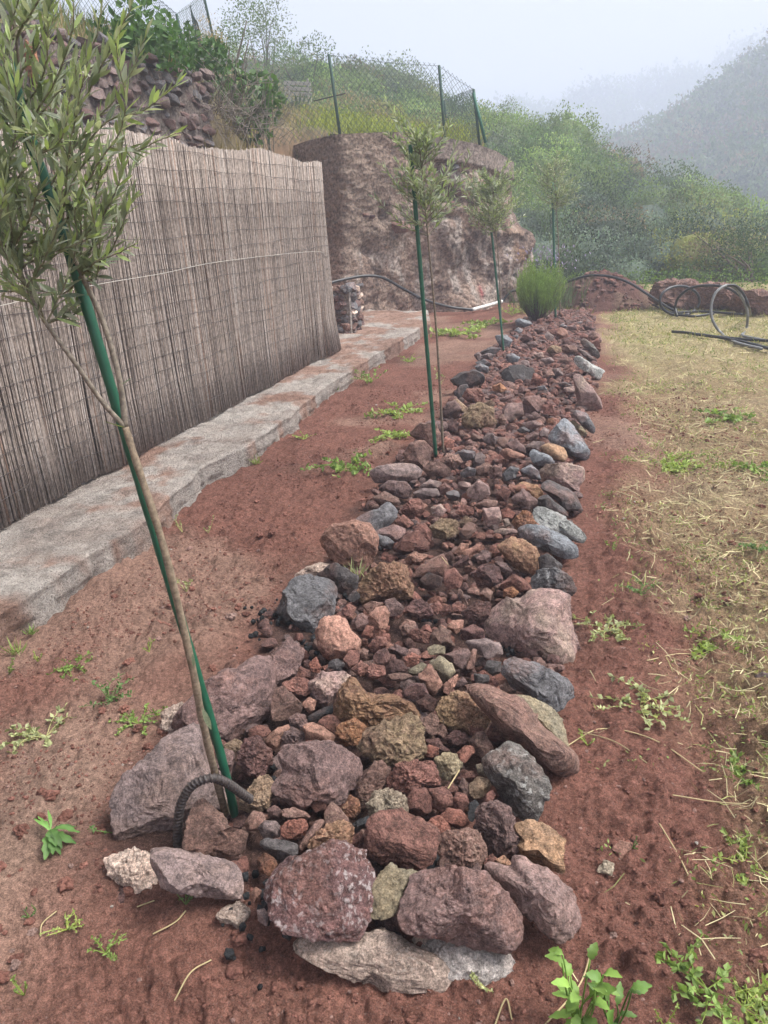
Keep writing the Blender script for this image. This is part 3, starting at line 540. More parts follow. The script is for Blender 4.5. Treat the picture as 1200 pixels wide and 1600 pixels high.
# crop | material | style | outline | own label | short name (landmarks)
ST = """
A|greyp|slab|120,900 190,1045 330,1055 540,1015 700,880 880,800 920,620 800,430 760,230 690,185 590,210 430,310 220,480 110,700|large smooth purple grey slab boulder behind the rusty rebar hoop|big slab boulder
A|brown|block|600,1080 640,960 640,860 720,740 790,740 900,850 950,930 1060,960 1075,1030 1040,1100 960,1175 800,1150|heart shaped brown boulder standing inside the rebar hoop|heart shaped boulder
Z|greyp|slab|300,860 370,845 640,905 770,940 805,1050 790,1130 650,1130 430,1100 340,1060|flat smooth grey slab lying in front of the rebar hoop|flat grey slab
A|tan|rough|915,310 990,265 1045,290 1050,340 990,360 920,340
A|purple|mid|870,340 980,360 1000,440 960,540 900,600 840,450
Y|purple|mid|540,660 640,545 790,455 850,470 865,540 840,620 760,700 690,725 590,700|largest dark purple boulder behind the slab boulder with olive trunk|largest purple boulder
Y|purple|mid|800,480 850,450 900,395 950,430 930,490 900,540 840,580|purple boulder half buried behind the largest dark purple boulder|half buried boulder
D|brown|block|315,200 350,130 400,110 530,250 520,300 420,350 330,365 310,300|smooth brown wedge shaped stone against the largest purple boulder|brown wedge stone
D|scoria|rough|400,90 500,30 580,70 610,140 560,200 500,210 430,150
D|pink|mid|600,80 700,10 850,5 890,50 850,130 800,170 720,270 650,250 610,160
D|gold|rough|790,250 820,130 900,50 970,80 1010,165 1100,190 1190,160 1300,225 1390,285 1410,340 1250,380 1040,420 880,390 800,360|golden tan boulder with one upturned horn and dark red end|horned golden boulder
D|orange|rough|790,460 830,390 920,360 1000,400 1015,470 960,540 860,550 790,510
E|ochre|rough|20,570 60,440 180,400 370,325 440,350 470,430 500,640 420,690 300,700 220,710 110,640|large ochre pitted triangular boulder below the horned golden one|ochre triangular boulder
D|purple|mid|380,640 430,570 560,560 740,550 840,600 930,660 975,760 930,880 830,980 740,970 620,940 560,1030 430,950 330,890 340,820 430,770|large lumpy purple grey boulder in the middle of the near bed|lumpy purple boulder
D|darkred|rough|75,600 110,500 200,490 260,560 310,600 310,690 240,770 130,770 60,700
D|tan|rough|80,980 130,880 200,800 300,785 330,850 300,960 280,1020 180,1045 100,1020|tan pitted stone at the tip of the rebar hoop|tan pitted stone
D|salmon|mid|260,510 340,430 430,400 440,430 390,520 330,590 280,560
D|scoria|mid|130,440 200,400 270,410 300,450 250,490 150,490
D|purple|rough|400,440 470,420 550,460 550,560 440,560 390,510
D|purple|rough|440,350 500,310 560,330 580,400 540,430 450,400
D|salmon|smooth|550,410 620,385 700,420 780,480 740,560 660,570 560,500
D|scoriab|mid|555,520 600,490 650,520 640,570 560,570
D|scoria|mid|660,370 740,320 800,330 830,390 780,450 700,410
D|scoria|round|600,990 640,930 700,925 735,980 710,1040 640,1050
D|brown|mid|930,950 960,820 1060,690 1140,680 1190,740 1140,850 1060,980 990,1005
D|orange|rough|840,1020 900,930 960,960 970,1030 930,1090 870,1080
D|brown|block|710,1060 760,980 830,1030 890,1120 800,1140 720,1140
D|brown|slab|390,1040 470,1015 560,1050 600,1090 500,1110 400,1080
D|purple|mid|275,1040 330,1000 380,1030 370,1090 300,1090
D|brown|round|110,1130 170,1050 240,1060 260,1110 210,1180 130,1190
D|black|slab|590,330 700,270 790,240 790,290 700,340 650,380 590,370
D|salmon|mid|540,240 590,190 640,220 630,280 590,310
B|purplew|mid|90,560 110,450 200,350 340,280 480,240 560,185 700,200 790,290 860,370 890,440 840,520 830,680 780,830 730,890 560,890 280,860 160,740|big purple red boulder with white salty crust at the front|white crusted boulder
B|olive|mid|850,480 920,430 1010,330 1100,400 1195,380 1195,520 1150,640 1030,710 920,740 840,720 830,600|olive green stone wedged between two big front boulders|olive green stone
B|greyp|smooth|20,60 70,15 150,20 185,70 170,130 60,140
B|scoriab|rough|190,60 240,15 360,0 385,60 360,120 290,160 190,120
B|tanred|rough|390,220 420,150 530,50 660,20 720,60 710,190 600,250 480,260|orange tan pitted stone behind the white crusted boulder|orange tan stone
B|brown|smooth|305,230 370,130 440,20 510,10 500,60 420,130 380,200 340,270
B|dark|slab|30,180 90,140 200,160 310,190 300,260 200,320 130,280
B|orange|mid|10,310 60,255 130,290 160,340 110,420 30,390
B|scoria|mid|820,120 860,30 960,-50 1090,-60 1230,0 1330,70 1360,150 1310,290 1250,390 1130,390 1000,340 840,250|large pinkish red boulder behind the olive green stone|pinkish red boulder
B|scoria|mid|715,140 790,95 815,150 800,230 740,235 710,190
B|black|slab|690,60 760,10 850,-30 810,60 740,100
B|black|mid|190,830 240,800 270,850 255,910 200,880
B|greyp|mid|10,690 60,670 100,720 80,800 20,760
B|salmon|mid|0,510 40,540 30,610 -20,620 -40,560
B|black|mid|40,620 90,590 90,670 50,680
C|purple|mid|-40,560 60,420 220,395 400,390 520,420 650,510 760,620 800,720 800,900 720,990 500,950 300,900 100,880 -50,780|wide purple boulder at the front above the white mortar|wide purple boulder
C|pink|slab|545,350 600,325 700,360 790,380 770,310 790,265 900,320 1060,400 1180,520 1240,640 1275,780 1200,890 1080,900 900,740 800,620 690,500|flat pinkish slab tilted at the front corner of the bed|tilted pink slab
C|orangeb|slab|765,60 880,10 1000,40 1100,110 1160,170 1130,260 1150,390 1000,340 900,300 800,250 820,150|smooth orange brown boulder on the outer edge by the tilted slab|orange brown edge boulder
C|brown|rough|235,160 300,100 430,75 510,100 550,200 570,270 530,370 400,390 260,380 225,250|rounded brown boulder behind the wide purple boulder|rounded brown boulder
C|purple|rough|490,20 530,-80 640,-130 730,-90 770,30 840,180 800,280 720,300 600,260 545,170|lumpy purple red boulder beside the rounded brown boulder|lumpy purple red boulder
C|tanred|rough|650,300 710,270 760,330 750,370 670,350
C|scoria|rough|570,300 620,260 655,300 620,340 560,340
C|purple|mid|360,350 420,320 510,330 530,390 430,405 370,390
C|dark|block|520,420 580,400 700,430 690,490 650,500 550,460
C|black|slab|100,370 150,240 200,130 235,130 230,260 170,390
E|scoriab|rough|515,1160 540,1100 610,1085 690,1140 680,1200 560,1220
E|scoria|rough|200,790 300,700 420,680 550,680 600,760 600,850 480,860 350,930 260,880
E|cream|rough|80,1000 120,900 230,880 330,940 375,1010 340,1070 200,1080 90,1110|cream coloured pitted stone in the middle of the near bed|cream stone
E|scoria|round|370,950 420,880 500,870 550,950 540,1040 460,1080 380,1040
E|scoria|round|520,880 640,870 700,930 700,1000 620,1040 550,1020
E|scoria|round|700,960 740,910 800,920 830,980 780,1040 710,1010
E|scoriab|round|615,1080 680,1025 770,1040 830,1130 760,1170 690,1150
E|tan|mid|835,850 890,790 990,810 1000,850 940,930 870,950 840,900
E|olive|rough|575,660 640,605 730,630 770,690 740,770 650,810 600,750|round speckled grey green stone with a straw lying on it|speckled green stone
E|brown|block|830,510 880,465 940,455 1010,570 1000,630 940,655 860,590
E|scoriab|mid|740,610 800,555 860,560 875,600 800,680 750,660
E|tanred|rough|610,290 640,210 720,165 880,190 990,260 980,340 920,440 780,440 680,400 620,350|big round orange red pitted boulder beside the wedge boulder|orange red pitted boulder
E|brown|rough|470,370 550,310 600,350 610,440 560,500 500,480
E|brown|rough|590,410 630,390 670,450 640,500 590,470
E|darkred|rough|660,500 720,440 800,460 820,520 760,560 680,540
E|darkred|mid|500,510 600,500 640,560 700,580 640,600 560,560
E|scoriab|mid|491,590 530,550 600,570 600,620 540,650 495,625
E|scoria|mid|710,800 780,735 860,750 880,800 820,830 740,840
E|cream|mid|880,700 920,690 970,740 960,790 900,770
E|brown|mid|750,860 780,795 820,830 840,920 790,920
E|scoria|mid|630,870 700,830 745,870 720,920 650,920
E|black|block|830,990 870,960 905,1000 860,1120 820,1110
E|scoria|mid|940,930 1000,885 1030,920 1000,980 950,970
E|salmon|block|640,150 660,90 720,30 750,20 730,90 690,160
E|darkred|mid|330,150 400,90 490,90 520,170 440,220 350,190
E|darkred|mid|440,230 520,170 580,210 560,290 480,300
E|scoria|rough|800,420 860,370 930,380 940,440 860,490
E|scoria|mid|965,480 1000,390 1060,430 1110,500 1060,530 990,510
H|brown|block|130,120 280,100 430,170 580,225 720,400 860,530 965,620 960,720 900,825 810,810 690,700 540,580 400,450 300,310 200,200|long wedge shaped boulder with a dark face toward the bed|wedge boulder
H|olive|slab|490,185 620,205 760,265 840,350 880,500 910,600 700,500 600,400 540,240|grey green boulder lying against the back of the wedge boulder|grey green back boulder
H|lichen|slab|260,680 400,590 420,520 500,540 620,640 700,760 760,850 740,930 680,1080 560,1095 480,1050 400,920 330,800|grey slab mottled with pale lichen below the wedge boulder|lichen mottled slab
J|grey|block|650,790 720,715 840,740 960,790 1080,870 1090,930 990,1040 880,975 730,895|dark purple grey boulder between pink layered and wedge boulders|dark edge boulder
J|pink|block|570,480 610,420 700,340 780,340 820,305 1000,295 1065,320 1075,480 1120,590 1130,740 1040,820 900,765 760,705 660,625 590,560|largest pink layered boulder on the outer edge of the bed|pink layered boulder
J|blotch|mid|850,220 900,170 1000,155 1080,210 1115,290 1050,340 950,320 860,290|dark boulder blotched with white lichen behind the pink layered boulder|white blotched boulder
J|dark|mid|890,90 940,65 1030,130 1020,160 900,180
L|tanred|round|380,940 480,870 560,890 650,950 680,1020 680,1130 560,1120 470,1040|smooth rounded salmon boulder beside the blue grey slab|rounded salmon boulder
J|darkred|rough|470,190 560,120 640,150 655,220 600,270 520,270
J|scoria|mid|655,250 730,190 790,220 845,280 760,300 680,300
J|orange|rough|670,290 720,270 760,300 740,330 670,330
J|black|block|140,230 200,180 280,210 270,270 200,285 150,270|blue black angular stone in the middle of the bed|blue black stone
J|brown|block|85,210 180,110 290,60 320,150 280,200 180,190
J|scoria|block|285,230 300,170 360,150 410,210 390,270 320,275
J|darkred|rough|410,430 500,360 580,370 580,440 540,520 460,490
J|darkred|mid|400,540 480,505 540,540 540,590 430,600
J|olive|smooth|210,740 270,700 340,750 360,800 300,870 240,830|yellowish olive rounded stone beside a salmon block|yellow olive stone
J|salmon|block|140,820 210,755 285,870 230,945 180,920|salmon coloured oblong block beside the yellow olive stone|salmon block
J|salmon|block|290,880 380,810 370,870 330,930 290,920
J|greyp|block|430,610 560,595 640,620 660,690 560,710 470,660
J|brown|slab|435,780 470,660 500,660 480,780
J|purple|block|300,690 440,650 460,690 410,780 340,770
J|dark|mid|550,780 570,730 650,740 650,800 600,820
J|darkred|rough|60,410 110,350 190,370 230,440 150,470
J|scoria|mid|200,390 260,355 290,400 240,430
J|salmon|mid|310,520 350,480 415,475 410,530 370,560
J|brown|mid|210,570 270,515 340,550 330,590 370,640 290,650 230,630
J|scoria|rough|75,560 120,530 210,560 200,620 110,610
J|brown|mid|20,520 60,475 120,490 110,550 40,570
J|scoriab|rough|45,720 90,680 145,700 130,760 60,770
J|olive|mid|70,790 150,745 185,760 140,820 90,820
J|olive|block|190,650 240,630 300,640 300,690 210,690
J|brown|mid|520,310 560,275 600,300 580,360 530,350
J|brown|slab|380,290 400,280 445,380 420,390
J|brown|mid|440,290 480,265 515,290 510,320 450,310
J|scoria|rough|270,420 330,380 350,420 290,450
J|scoria|rough|345,385 390,365 440,400 420,440 360,430
J|purple|mid|610,110 680,120 720,170 680,200 630,160
J|purple|mid|500,90 550,50 590,80 570,120 510,125
J|darkred|mid|340,140 440,65 450,100 400,150
J|salmon|mid|410,50 500,5 545,10 530,50 440,70
J|salmon|mid|350,60 400,0 450,0 440,40 390,75
J|dark|mid|480,810 570,820 580,860 500,880
J|purple|block|365,880 410,830 445,870 400,895
J|scoria|rough|580,850 610,830 640,880 600,920 575,880
J|brown|block|655,900 680,860 740,940 660,950
I|grey|slab|160,520 200,400 280,270 360,245 540,270 590,320 580,480 560,560 470,640 430,710 290,690 200,600|large shiny grey boulder on the soil side of the bed|shiny grey boulder
I|dark|mid|460,240 520,180 600,150 690,200 760,240 750,340 680,380 600,330 530,270|dark boulder with a grass tuft behind the shiny grey boulder|dark tufted boulder
I|salmon|round|465,680 500,580 600,550 680,590 700,650 770,720 760,800 660,865 540,850 480,780|smooth round salmon red boulder beside the shiny grey boulder|round salmon red boulder
I|tanred|rough|790,370 830,230 950,150 1060,140 1130,190 1160,280 1150,400 1080,430 950,425 820,430|large tan pink pitted boulder like a sponge|sponge like boulder
I|salmon|mid|850,540 900,480 970,470 1000,530 980,620 920,655 850,610
I|purple|mid|720,580 790,520 850,560 840,630 780,650 720,610
I|purple|mid|970,430 1040,410 1110,480 1080,530 1000,540
I|brown|mid|800,460 860,435 950,440 930,490 850,530
I|scoria|mid|645,490 700,450 750,480 720,540 650,540
I|scoria|mid|660,870 700,800 770,800 770,880 700,935
I|brown|mid|765,820 800,780 840,800 830,860 780,870
I|scoria|mid|840,770 900,700 980,700 980,770 880,810
I|scoriab|mid|790,690 830,610 880,620 870,690 830,710
I|darkred|block|880,870 900,810 980,780 1000,850 960,940
I|scoria|rough|830,950 870,900 960,920 970,980 900,1010 840,1000
I|darkred|mid|970,940 1030,860 1100,880 1130,940 1060,980 990,980
I|scoria|rough|710,940 790,880 840,910 830,980 780,990
I|dark|mid|540,930 560,880 610,860 660,900 640,950
I|scoriab|rough|400,900 450,850 490,920 470,970 410,950
I|scoria|mid|270,960 310,910 400,950 400,1000 310,990
I|purple|slab|990,790 1050,755 1140,790 1120,840 1010,820
I|brown|slab|990,980 1080,965 1180,990 1100,1030 1010,1020
I|brown|mid|1070,640 1120,580 1200,600 1180,680 1110,680
I|dark|slab|690,400 740,340 800,320 800,390 720,440
K|salmon|mid|130,880 200,790 340,745 450,770 510,850 500,1000 470,1080 400,1140 300,1060 160,1010 130,940|large reddish tan boulder on the soil side behind a pale mortar patch|reddish tan boulder
K|grey|block|360,730 410,690 530,650 600,600 650,640 680,700 620,760 520,810 450,760|angular grey boulder behind the reddish tan boulder|angular grey boulder
K|greyp|slab|470,380 540,330 700,310 790,320 850,360 820,420 720,440 600,445 520,450|flat mauve slab with a hollow beside the second stake|hollow mauve slab
K|brown|block|725,230 790,150 870,140 930,200 920,270 860,345 740,300|light brown split boulder at the foot of the second stake|split brown boulder
K|purple|mid|540,500 620,440 740,450 780,520 760,570 680,560 570,520
K|brown|slab|490,570 580,520 680,570 700,620 560,620
K|scoria|rough|700,660 760,590 850,580 870,650 850,710 760,710
K|scoria|block|640,960 740,850 830,810 910,910 900,970 740,985|brick red three sided stone below the angular grey boulder|three sided red stone
K|purple|mid|520,820 640,770 730,800 720,870 650,910 560,850
K|grey|block|515,840 600,860 650,900 620,950 560,940 520,880
K|ochre|rough|925,790 1000,730 1130,740 1130,830 1050,870 950,860
K|brown|mid|870,350 920,300 1010,300 1080,360 1060,400 920,400
K|brown|rough|1000,290 1060,230 1130,240 1160,300 1100,350
K|greyp|slab|830,490 920,430 1000,450 990,500 870,490
K|greyp|slab|790,530 870,495 970,500 990,550 870,580
K|darkred|mid|980,490 1030,450 1080,490 1060,540 1000,540
K|scoria|mid|660,740 720,695 800,760 750,790 670,780
K|salmon|rough|730,1030 800,970 900,1000 850,1060 760,1070
K|scoriab|mid|980,170 1040,110 1100,140 1090,190 1010,190
K|pink|block|930,640 1000,615 1040,660 1010,700 940,690
K|scoria|mid|790,790 880,760 930,820 930,900 860,870
K|brown|mid|770,90 850,10 960,20 1000,100 960,200 900,180 850,140
L|blue|slab|50,240 110,205 200,220 210,270 120,290
L|blue|slab|760,120 830,20 880,-30 960,60 1060,220 1040,290 980,300 880,230 800,160|big blue grey slab on the outer edge beside the orange stone|big blue grey slab
L|orangeb|smooth|690,190 750,155 860,190 895,250 860,300 780,270 710,220|bright orange rounded stone leaning on a blue grey slab|orange stone
L|blue|block|615,240 640,205 760,250 800,310 700,325 640,300
L|blue|smooth|545,360 620,320 680,370 695,430 620,420
L|pink|block|690,370 750,320 900,310 1010,340 1020,430 980,510 880,480 730,450|wet pinkish red broken boulder behind the dark tilted slab|broken pink boulder
L|dark|slab|710,480 760,440 900,500 970,560 1010,670 900,670 800,570 720,510|dark tilted slab on the outer edge behind the white lichen slab|dark tilted slab
L|dark|slab|690,560 740,545 870,650 900,710 800,690 680,620
L|white|slab|635,660 700,635 860,700 960,780 1030,850 1000,915 900,860 780,800 680,750|slab whitened by lichen on the outer edge of the bed|white lichen slab
L|blue|slab|540,800 600,770 740,790 860,850 970,940 970,1010 880,1015 760,970 560,880|flat blue grey slab in front of the white lichen slab|flat blue grey slab
L|gold|mid|490,500 560,450 660,470 710,530 680,600 600,540
L|purple|block|480,570 560,500 660,580 680,620 600,650 500,610
L|orange|rough|485,750 560,660 620,680 660,760 560,800 510,800
L|pink|block|265,650 380,640 395,720 380,780 270,770
L|pink|slab|340,820 400,795 500,800 520,830 440,845
L|pink|block|150,510 230,430 300,480 310,540 220,585 150,550|angular pale pink block in the middle of the bed|pale pink block
L|brown|smooth|200,620 270,580 370,590 350,630 240,650
L|scoria|rough|55,670 110,625 180,640 190,690 110,710
L|tan|mid|80,750 130,705 175,730 160,800 90,790
L|salmon|smooth|390,230 430,190 560,240 570,260 440,275
L|purple|mid|435,170 510,130 570,180 580,230 480,215
L|grey|block|410,390 470,330 530,350 500,420 430,440
L|purple|rough|305,380 350,320 400,340 400,410 320,420
L|brown|smooth|205,350 270,310 330,330 310,400 220,390
L|grey|smooth|95,380 150,335 205,350 200,400 110,410
L|greyp|block|270,110 330,80 390,130 360,180 270,150
L|purple|mid|580,110 640,70 680,90 660,130 590,140
L|greyp|block|680,80 720,40 760,60 740,110 690,110
L|greyp|mid|580,190 640,140 720,150 700,200 620,210
L|purple|mid|210,1010 260,960 320,980 320,1040 240,1060
L|scoria|mid|360,530 420,480 470,520 440,590 370,580
L|scoriab|mid|400,660 440,640 500,680 480,720 410,720
L|pink|block|410,730 450,720 470,770 430,790
M|dark|block|870,710 880,600 960,550 1060,545 1155,585 1140,720 920,745|dark cube shaped block in the far bed with pale top|dark cube block
M|scoria|rough|500,840 540,770 640,770 690,820 680,900 600,920|round red pitted stone beside the brown ochre boulder|round red pitted stone
M|ochre|rough|490,1060 560,950 660,900 790,960 805,1060 760,1120 600,1150 520,1120|brown ochre crusty boulder behind the second stake|crusty ochre boulder
M|dark|mid|380,690 470,620 600,590 680,640 690,710 600,750 430,730|dark grey boulder on the soil edge beyond the second stake|dark soil edge boulder
M|dark|block|420,800 470,740 540,720 550,780 500,850 430,850
M|purple|mid|290,1010 350,900 430,870 480,950 460,1030 350,1070
M|tan|block|410,870 450,865 540,940 530,990 470,960
M|blue|slab|615,560 660,530 740,560 730,610 650,610
M|dark|slab|650,430 760,370 860,390 800,440 720,455
M|blue|slab|800,270 900,260 960,310 920,380 850,370|pale grey boulder on the soil edge by the third stake|pale grey stake boulder
M|grey|slab|610,520 700,490 780,540 700,560
M|orange|mid|780,740 850,710 915,770 860,795 790,780
M|pink|block|870,970 930,910 1050,900 1060,1010 960,1060 890,1060
M|purple|mid|1060,950 1080,850 1180,830 1230,860 1220,1000 1100,1015
M|grey|mid|660,460 740,430 800,450 760,500
M|greyp|mid|600,450 650,420 700,480 650,510
M|purple|slab|840,860 960,810 980,840 870,890
M|brown|mid|830,1040 870,1000 910,1060 890,1100 840,1080
M|ochre|mid|700,900 760,870 800,900 780,940 720,930
M|purple|mid|340,1110 400,1040 460,1090 440,1160 370,1160
M|purple|mid|110,1120 200,1060 340,1080 350,1140 240,1180 130,1180
N|white|slab|710,490 750,450 860,530 980,590 930,680 830,610 740,560|whitish slab on the outer edge at the far bed|whitish far slab
N|lichen|slab|750,310 790,290 880,350 940,440 920,480 830,410|grey and orange slab on the outer edge beyond the whitish slab|grey orange far slab
N|pink|slab|700,650 760,640 850,740 950,860 960,940 760,960 730,860|long pink slab sloping to the soil on the outer edge|long pink slab
N|ochre|mid|440,410 500,355 580,380 580,420 480,435
N|brown|mid|580,400 640,360 720,370 740,420 640,440
N|scoriab|mid|300,720 320,620 380,640 430,690 400,720
N|greyp|slab|710,380 800,410 920,500 880,515 780,450
N|grey|slab|690,1010 740,970 820,1000 900,1130 880,1190 800,1130|dark grey slab touching the big blue grey slab from behind|dark grey slab
N|olive|slab|650,1090 700,1060 780,1130 840,1200 760,1200
N|darkred|mid|200,300 230,260 290,250 310,300 240,340
N|blue|mid|150,130 190,105 280,130 310,160 230,190 160,170
N|blue|mid|140,220 180,190 220,210 200,250
N|grey|mid|120,270 180,260 170,300
N|blue|slab|560,170 600,155 640,180 600,200
N|brown|mid|830,280 880,230 940,250 960,320 900,330
N|scoria|mid|860,330 930,290 950,380 880,370
N|darkred|mid|780,170 860,150 870,200 810,215
N|blue|slab|60,450 120,430 190,470 170,510 80,515
N|pink|mid|330,440 400,420 420,470 350,490
N|pink|mid|330,210 400,185 430,220 360,245
N|scoria|mid|470,210 560,200 570,245 490,255
N|purple|mid|640,180 710,160 730,205 660,215
N|purple|mid|250,340 330,320 370,360 290,380
N|greyp|mid|380,490 480,470 520,510 430,530
N|brown|mid|560,500 640,470 690,500 620,530
N|dark|slab|540,710 620,700 690,740 600,760
N|pink|mid|600,760 700,740 720,800 640,810
N|scoria|mid|400,920 490,910 510,990 420,1000
N|purple|mid|250,1020 340,980 390,1030 300,1070
N|pink|mid|200,1090 340,1065 400,1110 290,1150
N|dark|slab|160,1150 230,1120 290,1160 210,1185
N|orange|mid|440,1050 510,1040 510,1100 450,1120
N|brown|mid|400,610 480,580 520,640 430,660
N|blue|slab|340,750 420,735 450,775 370,785
N|greyp|mid|500,580 570,575 600,640 530,650
"""
MORT = """
P|mortar|mid|450,1480 490,1462 560,1468 600,1455 645,1482 700,1505 690,1550 600,1548 520,1515|rough pinkish mortar footing under the white crusted boulder
P|mortarw|mid|640,1492 680,1472 740,1466 790,1490 812,1532 770,1548 680,1548|smooth whitish cracked mortar footing under the wide purple boulder
P|mortar|rough|165,1345 210,1328 250,1350 258,1385 225,1400 180,1380|sandy mortar lump beside the flat grey slab
P|mortar|rough|252,1112 288,1098 318,1125 290,1155 258,1140|pale mortar lump against the largest purple boulder
P|mortar|rough|335,1432 370,1408 398,1432 372,1452|small mortar lump half buried in soil before the white crusted boulder
P|mortar|rough|462,897 500,880 526,888 515,905 480,915|pale gritty mortar patch between reddish tan and shiny grey boulders
P|mortar|rough|645,1468 665,1450 700,1462 690,1490 655,1490|grey mortar plug between the olive green stone and the wide boulder
"""
COLW = dict(scoria="rust red", scoriab="bright brick red", orange="orange", darkred="dark red", purple="purple brown", purplew="purple", greyp="mauve grey", pink="dusty pink", brown="brown", tan="tan", tanred="salmon tan", cream="cream", olive="olive", ochre="ochre", gold="golden brown", salmon="salmon", orangeb="orange brown", grey="grey", blue="blue grey", dark="dark grey", black="black", lichen="lichen grey", white="whitish")
SHAPEW = dict(round="round", mid="", block="angular", slab="flat", rough="pitted", smooth="smooth")
def cross2(a, b): return a[..., 0]*b[..., 1] - a[..., 1]*b[..., 0]
def outline(crop, pts):
    ox, oy, sc = CR[crop]; p = np.array([[float(a) for a in q.split(",")] for q in pts.split()])/sc + np.array([ox, oy])
    a = cross2(p, np.roll(p, -1, 0)); A = a.sum()/2; c = ((p + np.roll(p, -1, 0))*a[:, None]).sum(0)/(6*A)
    return p, c, abs(A)
entries = []; seed = 0
BED_SPOTS = []
def build_stone(name, crop, mt, style, pts, zb=None, thick=1.0):
    global seed
    seed += 1; p, c, A = outline(crop, pts); Apx = math.sqrt(A)
    Cw = G(c[0], c[1], .08)
    for _ in range(5):
        dep = np.dot(Cw - E0, fwd); size = Apx/FPX*dep
        zz = (zb if zb is not None else (.02 if size > .2 else .075)) + .28*size
        Cw = G(c[0], c[1], zz)
    d = ray(*c); wv = -d/np.linalg.norm(d); uv = rgt - wv*np.dot(rgt, wv); uv /= np.linalg.norm(uv); vv = np.cross(wv, uv)
    pl = []
    for q in p:
        r = ray(*q); X = E0 + r*(np.dot(Cw - E0, wv)/np.dot(r, wv)); pl.append([np.dot(X - Cw, uv), np.dot(X - Cw, vv)])
    pl = np.array(pl); ph = np.linspace(-math.pi, math.pi, 73)[:-1]; rr = np.zeros(72)
    e0, e1 = pl, np.roll(pl, -1, 0)
    for k, f in enumerate(ph):
        dd = np.array([math.cos(f), math.sin(f)]); ed = e1 - e0; den = cross2(dd[None], ed); tt = cross2(e0, ed)/(den + 1e-12); uu = cross2(e0, np.broadcast_to(dd, e0.shape))/(den + 1e-12)
        ok = (tt > 0) & (uu >= -1e-6) & (uu <= 1 + 1e-6); rr[k] = tt[ok].max() if ok.any() else 0
    rr = np.where(rr <= 0, rr[rr > 0].mean(), rr); rr = .25*np.roll(rr, 1) + .5*rr + .25*np.roll(rr, -1); rr *= 1.13
    w_, h_ = np.ptp(pl, axis=0); rz = .42*min(math.sqrt(w_*h_), 1.3*min(w_, h_))*thick
    rf_ = lambda f: np.interp(f, np.append(ph, math.pi), np.append(rr, rr[0]))
    Rm = np.stack([uv, vv, wv], 1); up = Rm.T@np.array([0, 0, 1.0])
    lvl = 5 if Apx > 125 else 4 if Apx > 42 else 3
    me = stone_mesh(name, 1000 + seed, lvl, w_/2, h_/2, rz, STONE[mt], style, rf_, up)
    o = ob(name, me); o.matrix_world = Matrix([[*Rm[0], Cw[0]], [*Rm[1], Cw[1]], [*Rm[2], Cw[2]], [0, 0, 0, 1]])
    BED_SPOTS.append((Cw[0], Cw[1] + .0, .5*max(w_, h_), c[0], c[1]))
    return o, c, size
for ln in ST.strip().splitlines():
    f = ln.split("|"); o, c, size = build_stone("boulder" if len(f) > 5 else "stone", *f[:4])
    entries.append([o, c, size, f[1], f[2], f[4] if len(f) > 4 else None, f[5] if len(f) > 5 else None])
for ln in MORT.strip().splitlines():
    f = ln.split("|"); o, c, size = build_stone("mortar_lump", *f[:4], zb=-.035 if "footing" in f[4] else .0); tag(o, f[4], "mortar lump")
# smaller stones that fill the gaps
rng = np.random.default_rng(21); fill = []
protos = [stone_mesh("stone", 700+k, 2, 1, rng.uniform(.7, 1), rng.uniform(.55, .85), None, ['mid', 'block', 'rough', 'mid', 'round'][k % 5]) for k in range(14)]
def pix(P):
    q = np.asarray(P) - E0; z = q@fwd; return np.array([600 + FPX*(q@rgt)/z, 800 - FPX*(q@upv)/z])
tries = 0
while len(fill) < 300 - len(entries) and tries < 30000:
    tries += 1; y = 1.35 + 10*rng.random()**.8; x = rng.uniform(-1.12, -.16) if y > 2 else rng.uniform(-.85, -.2)
    r = rng.uniform(.028, .05) if y < 5 else rng.uniform(.04, .075)
    p = pix((x, y, .07)); ok = True
    for (X, Y, rad_, px, py) in BED_SPOTS:
        if math.hypot(px - p[0], (py - p[1])*1.3) < (rad_*.75 + r*.7)*FPX/max(1, np.dot(np.array([X, Y, .07]) - E0, fwd)): ok = False; break
    if not ok: continue
    fill.append(p); BED_SPOTS.append((x, y, r, p[0], p[1])); mt = rng.choice(["scoria", "scoria", "brown", "purple", "darkred", "scoriab", "salmon", "greyp", "grey", "pink"])
    me = protos[rng.integers(14)].copy(); me.materials.clear(); me.materials.append(STONE[mt]); o = ob("stone", me)
    o.scale = (r, r, r); o.location = (x, y, .06 + r*.4); o.rotation_euler = tuple(rng.uniform(0, 6.28, 3) * np.array([.12, .12, 1]))
    entries.append([o, p, 2*r, mt, "mid", None, None])
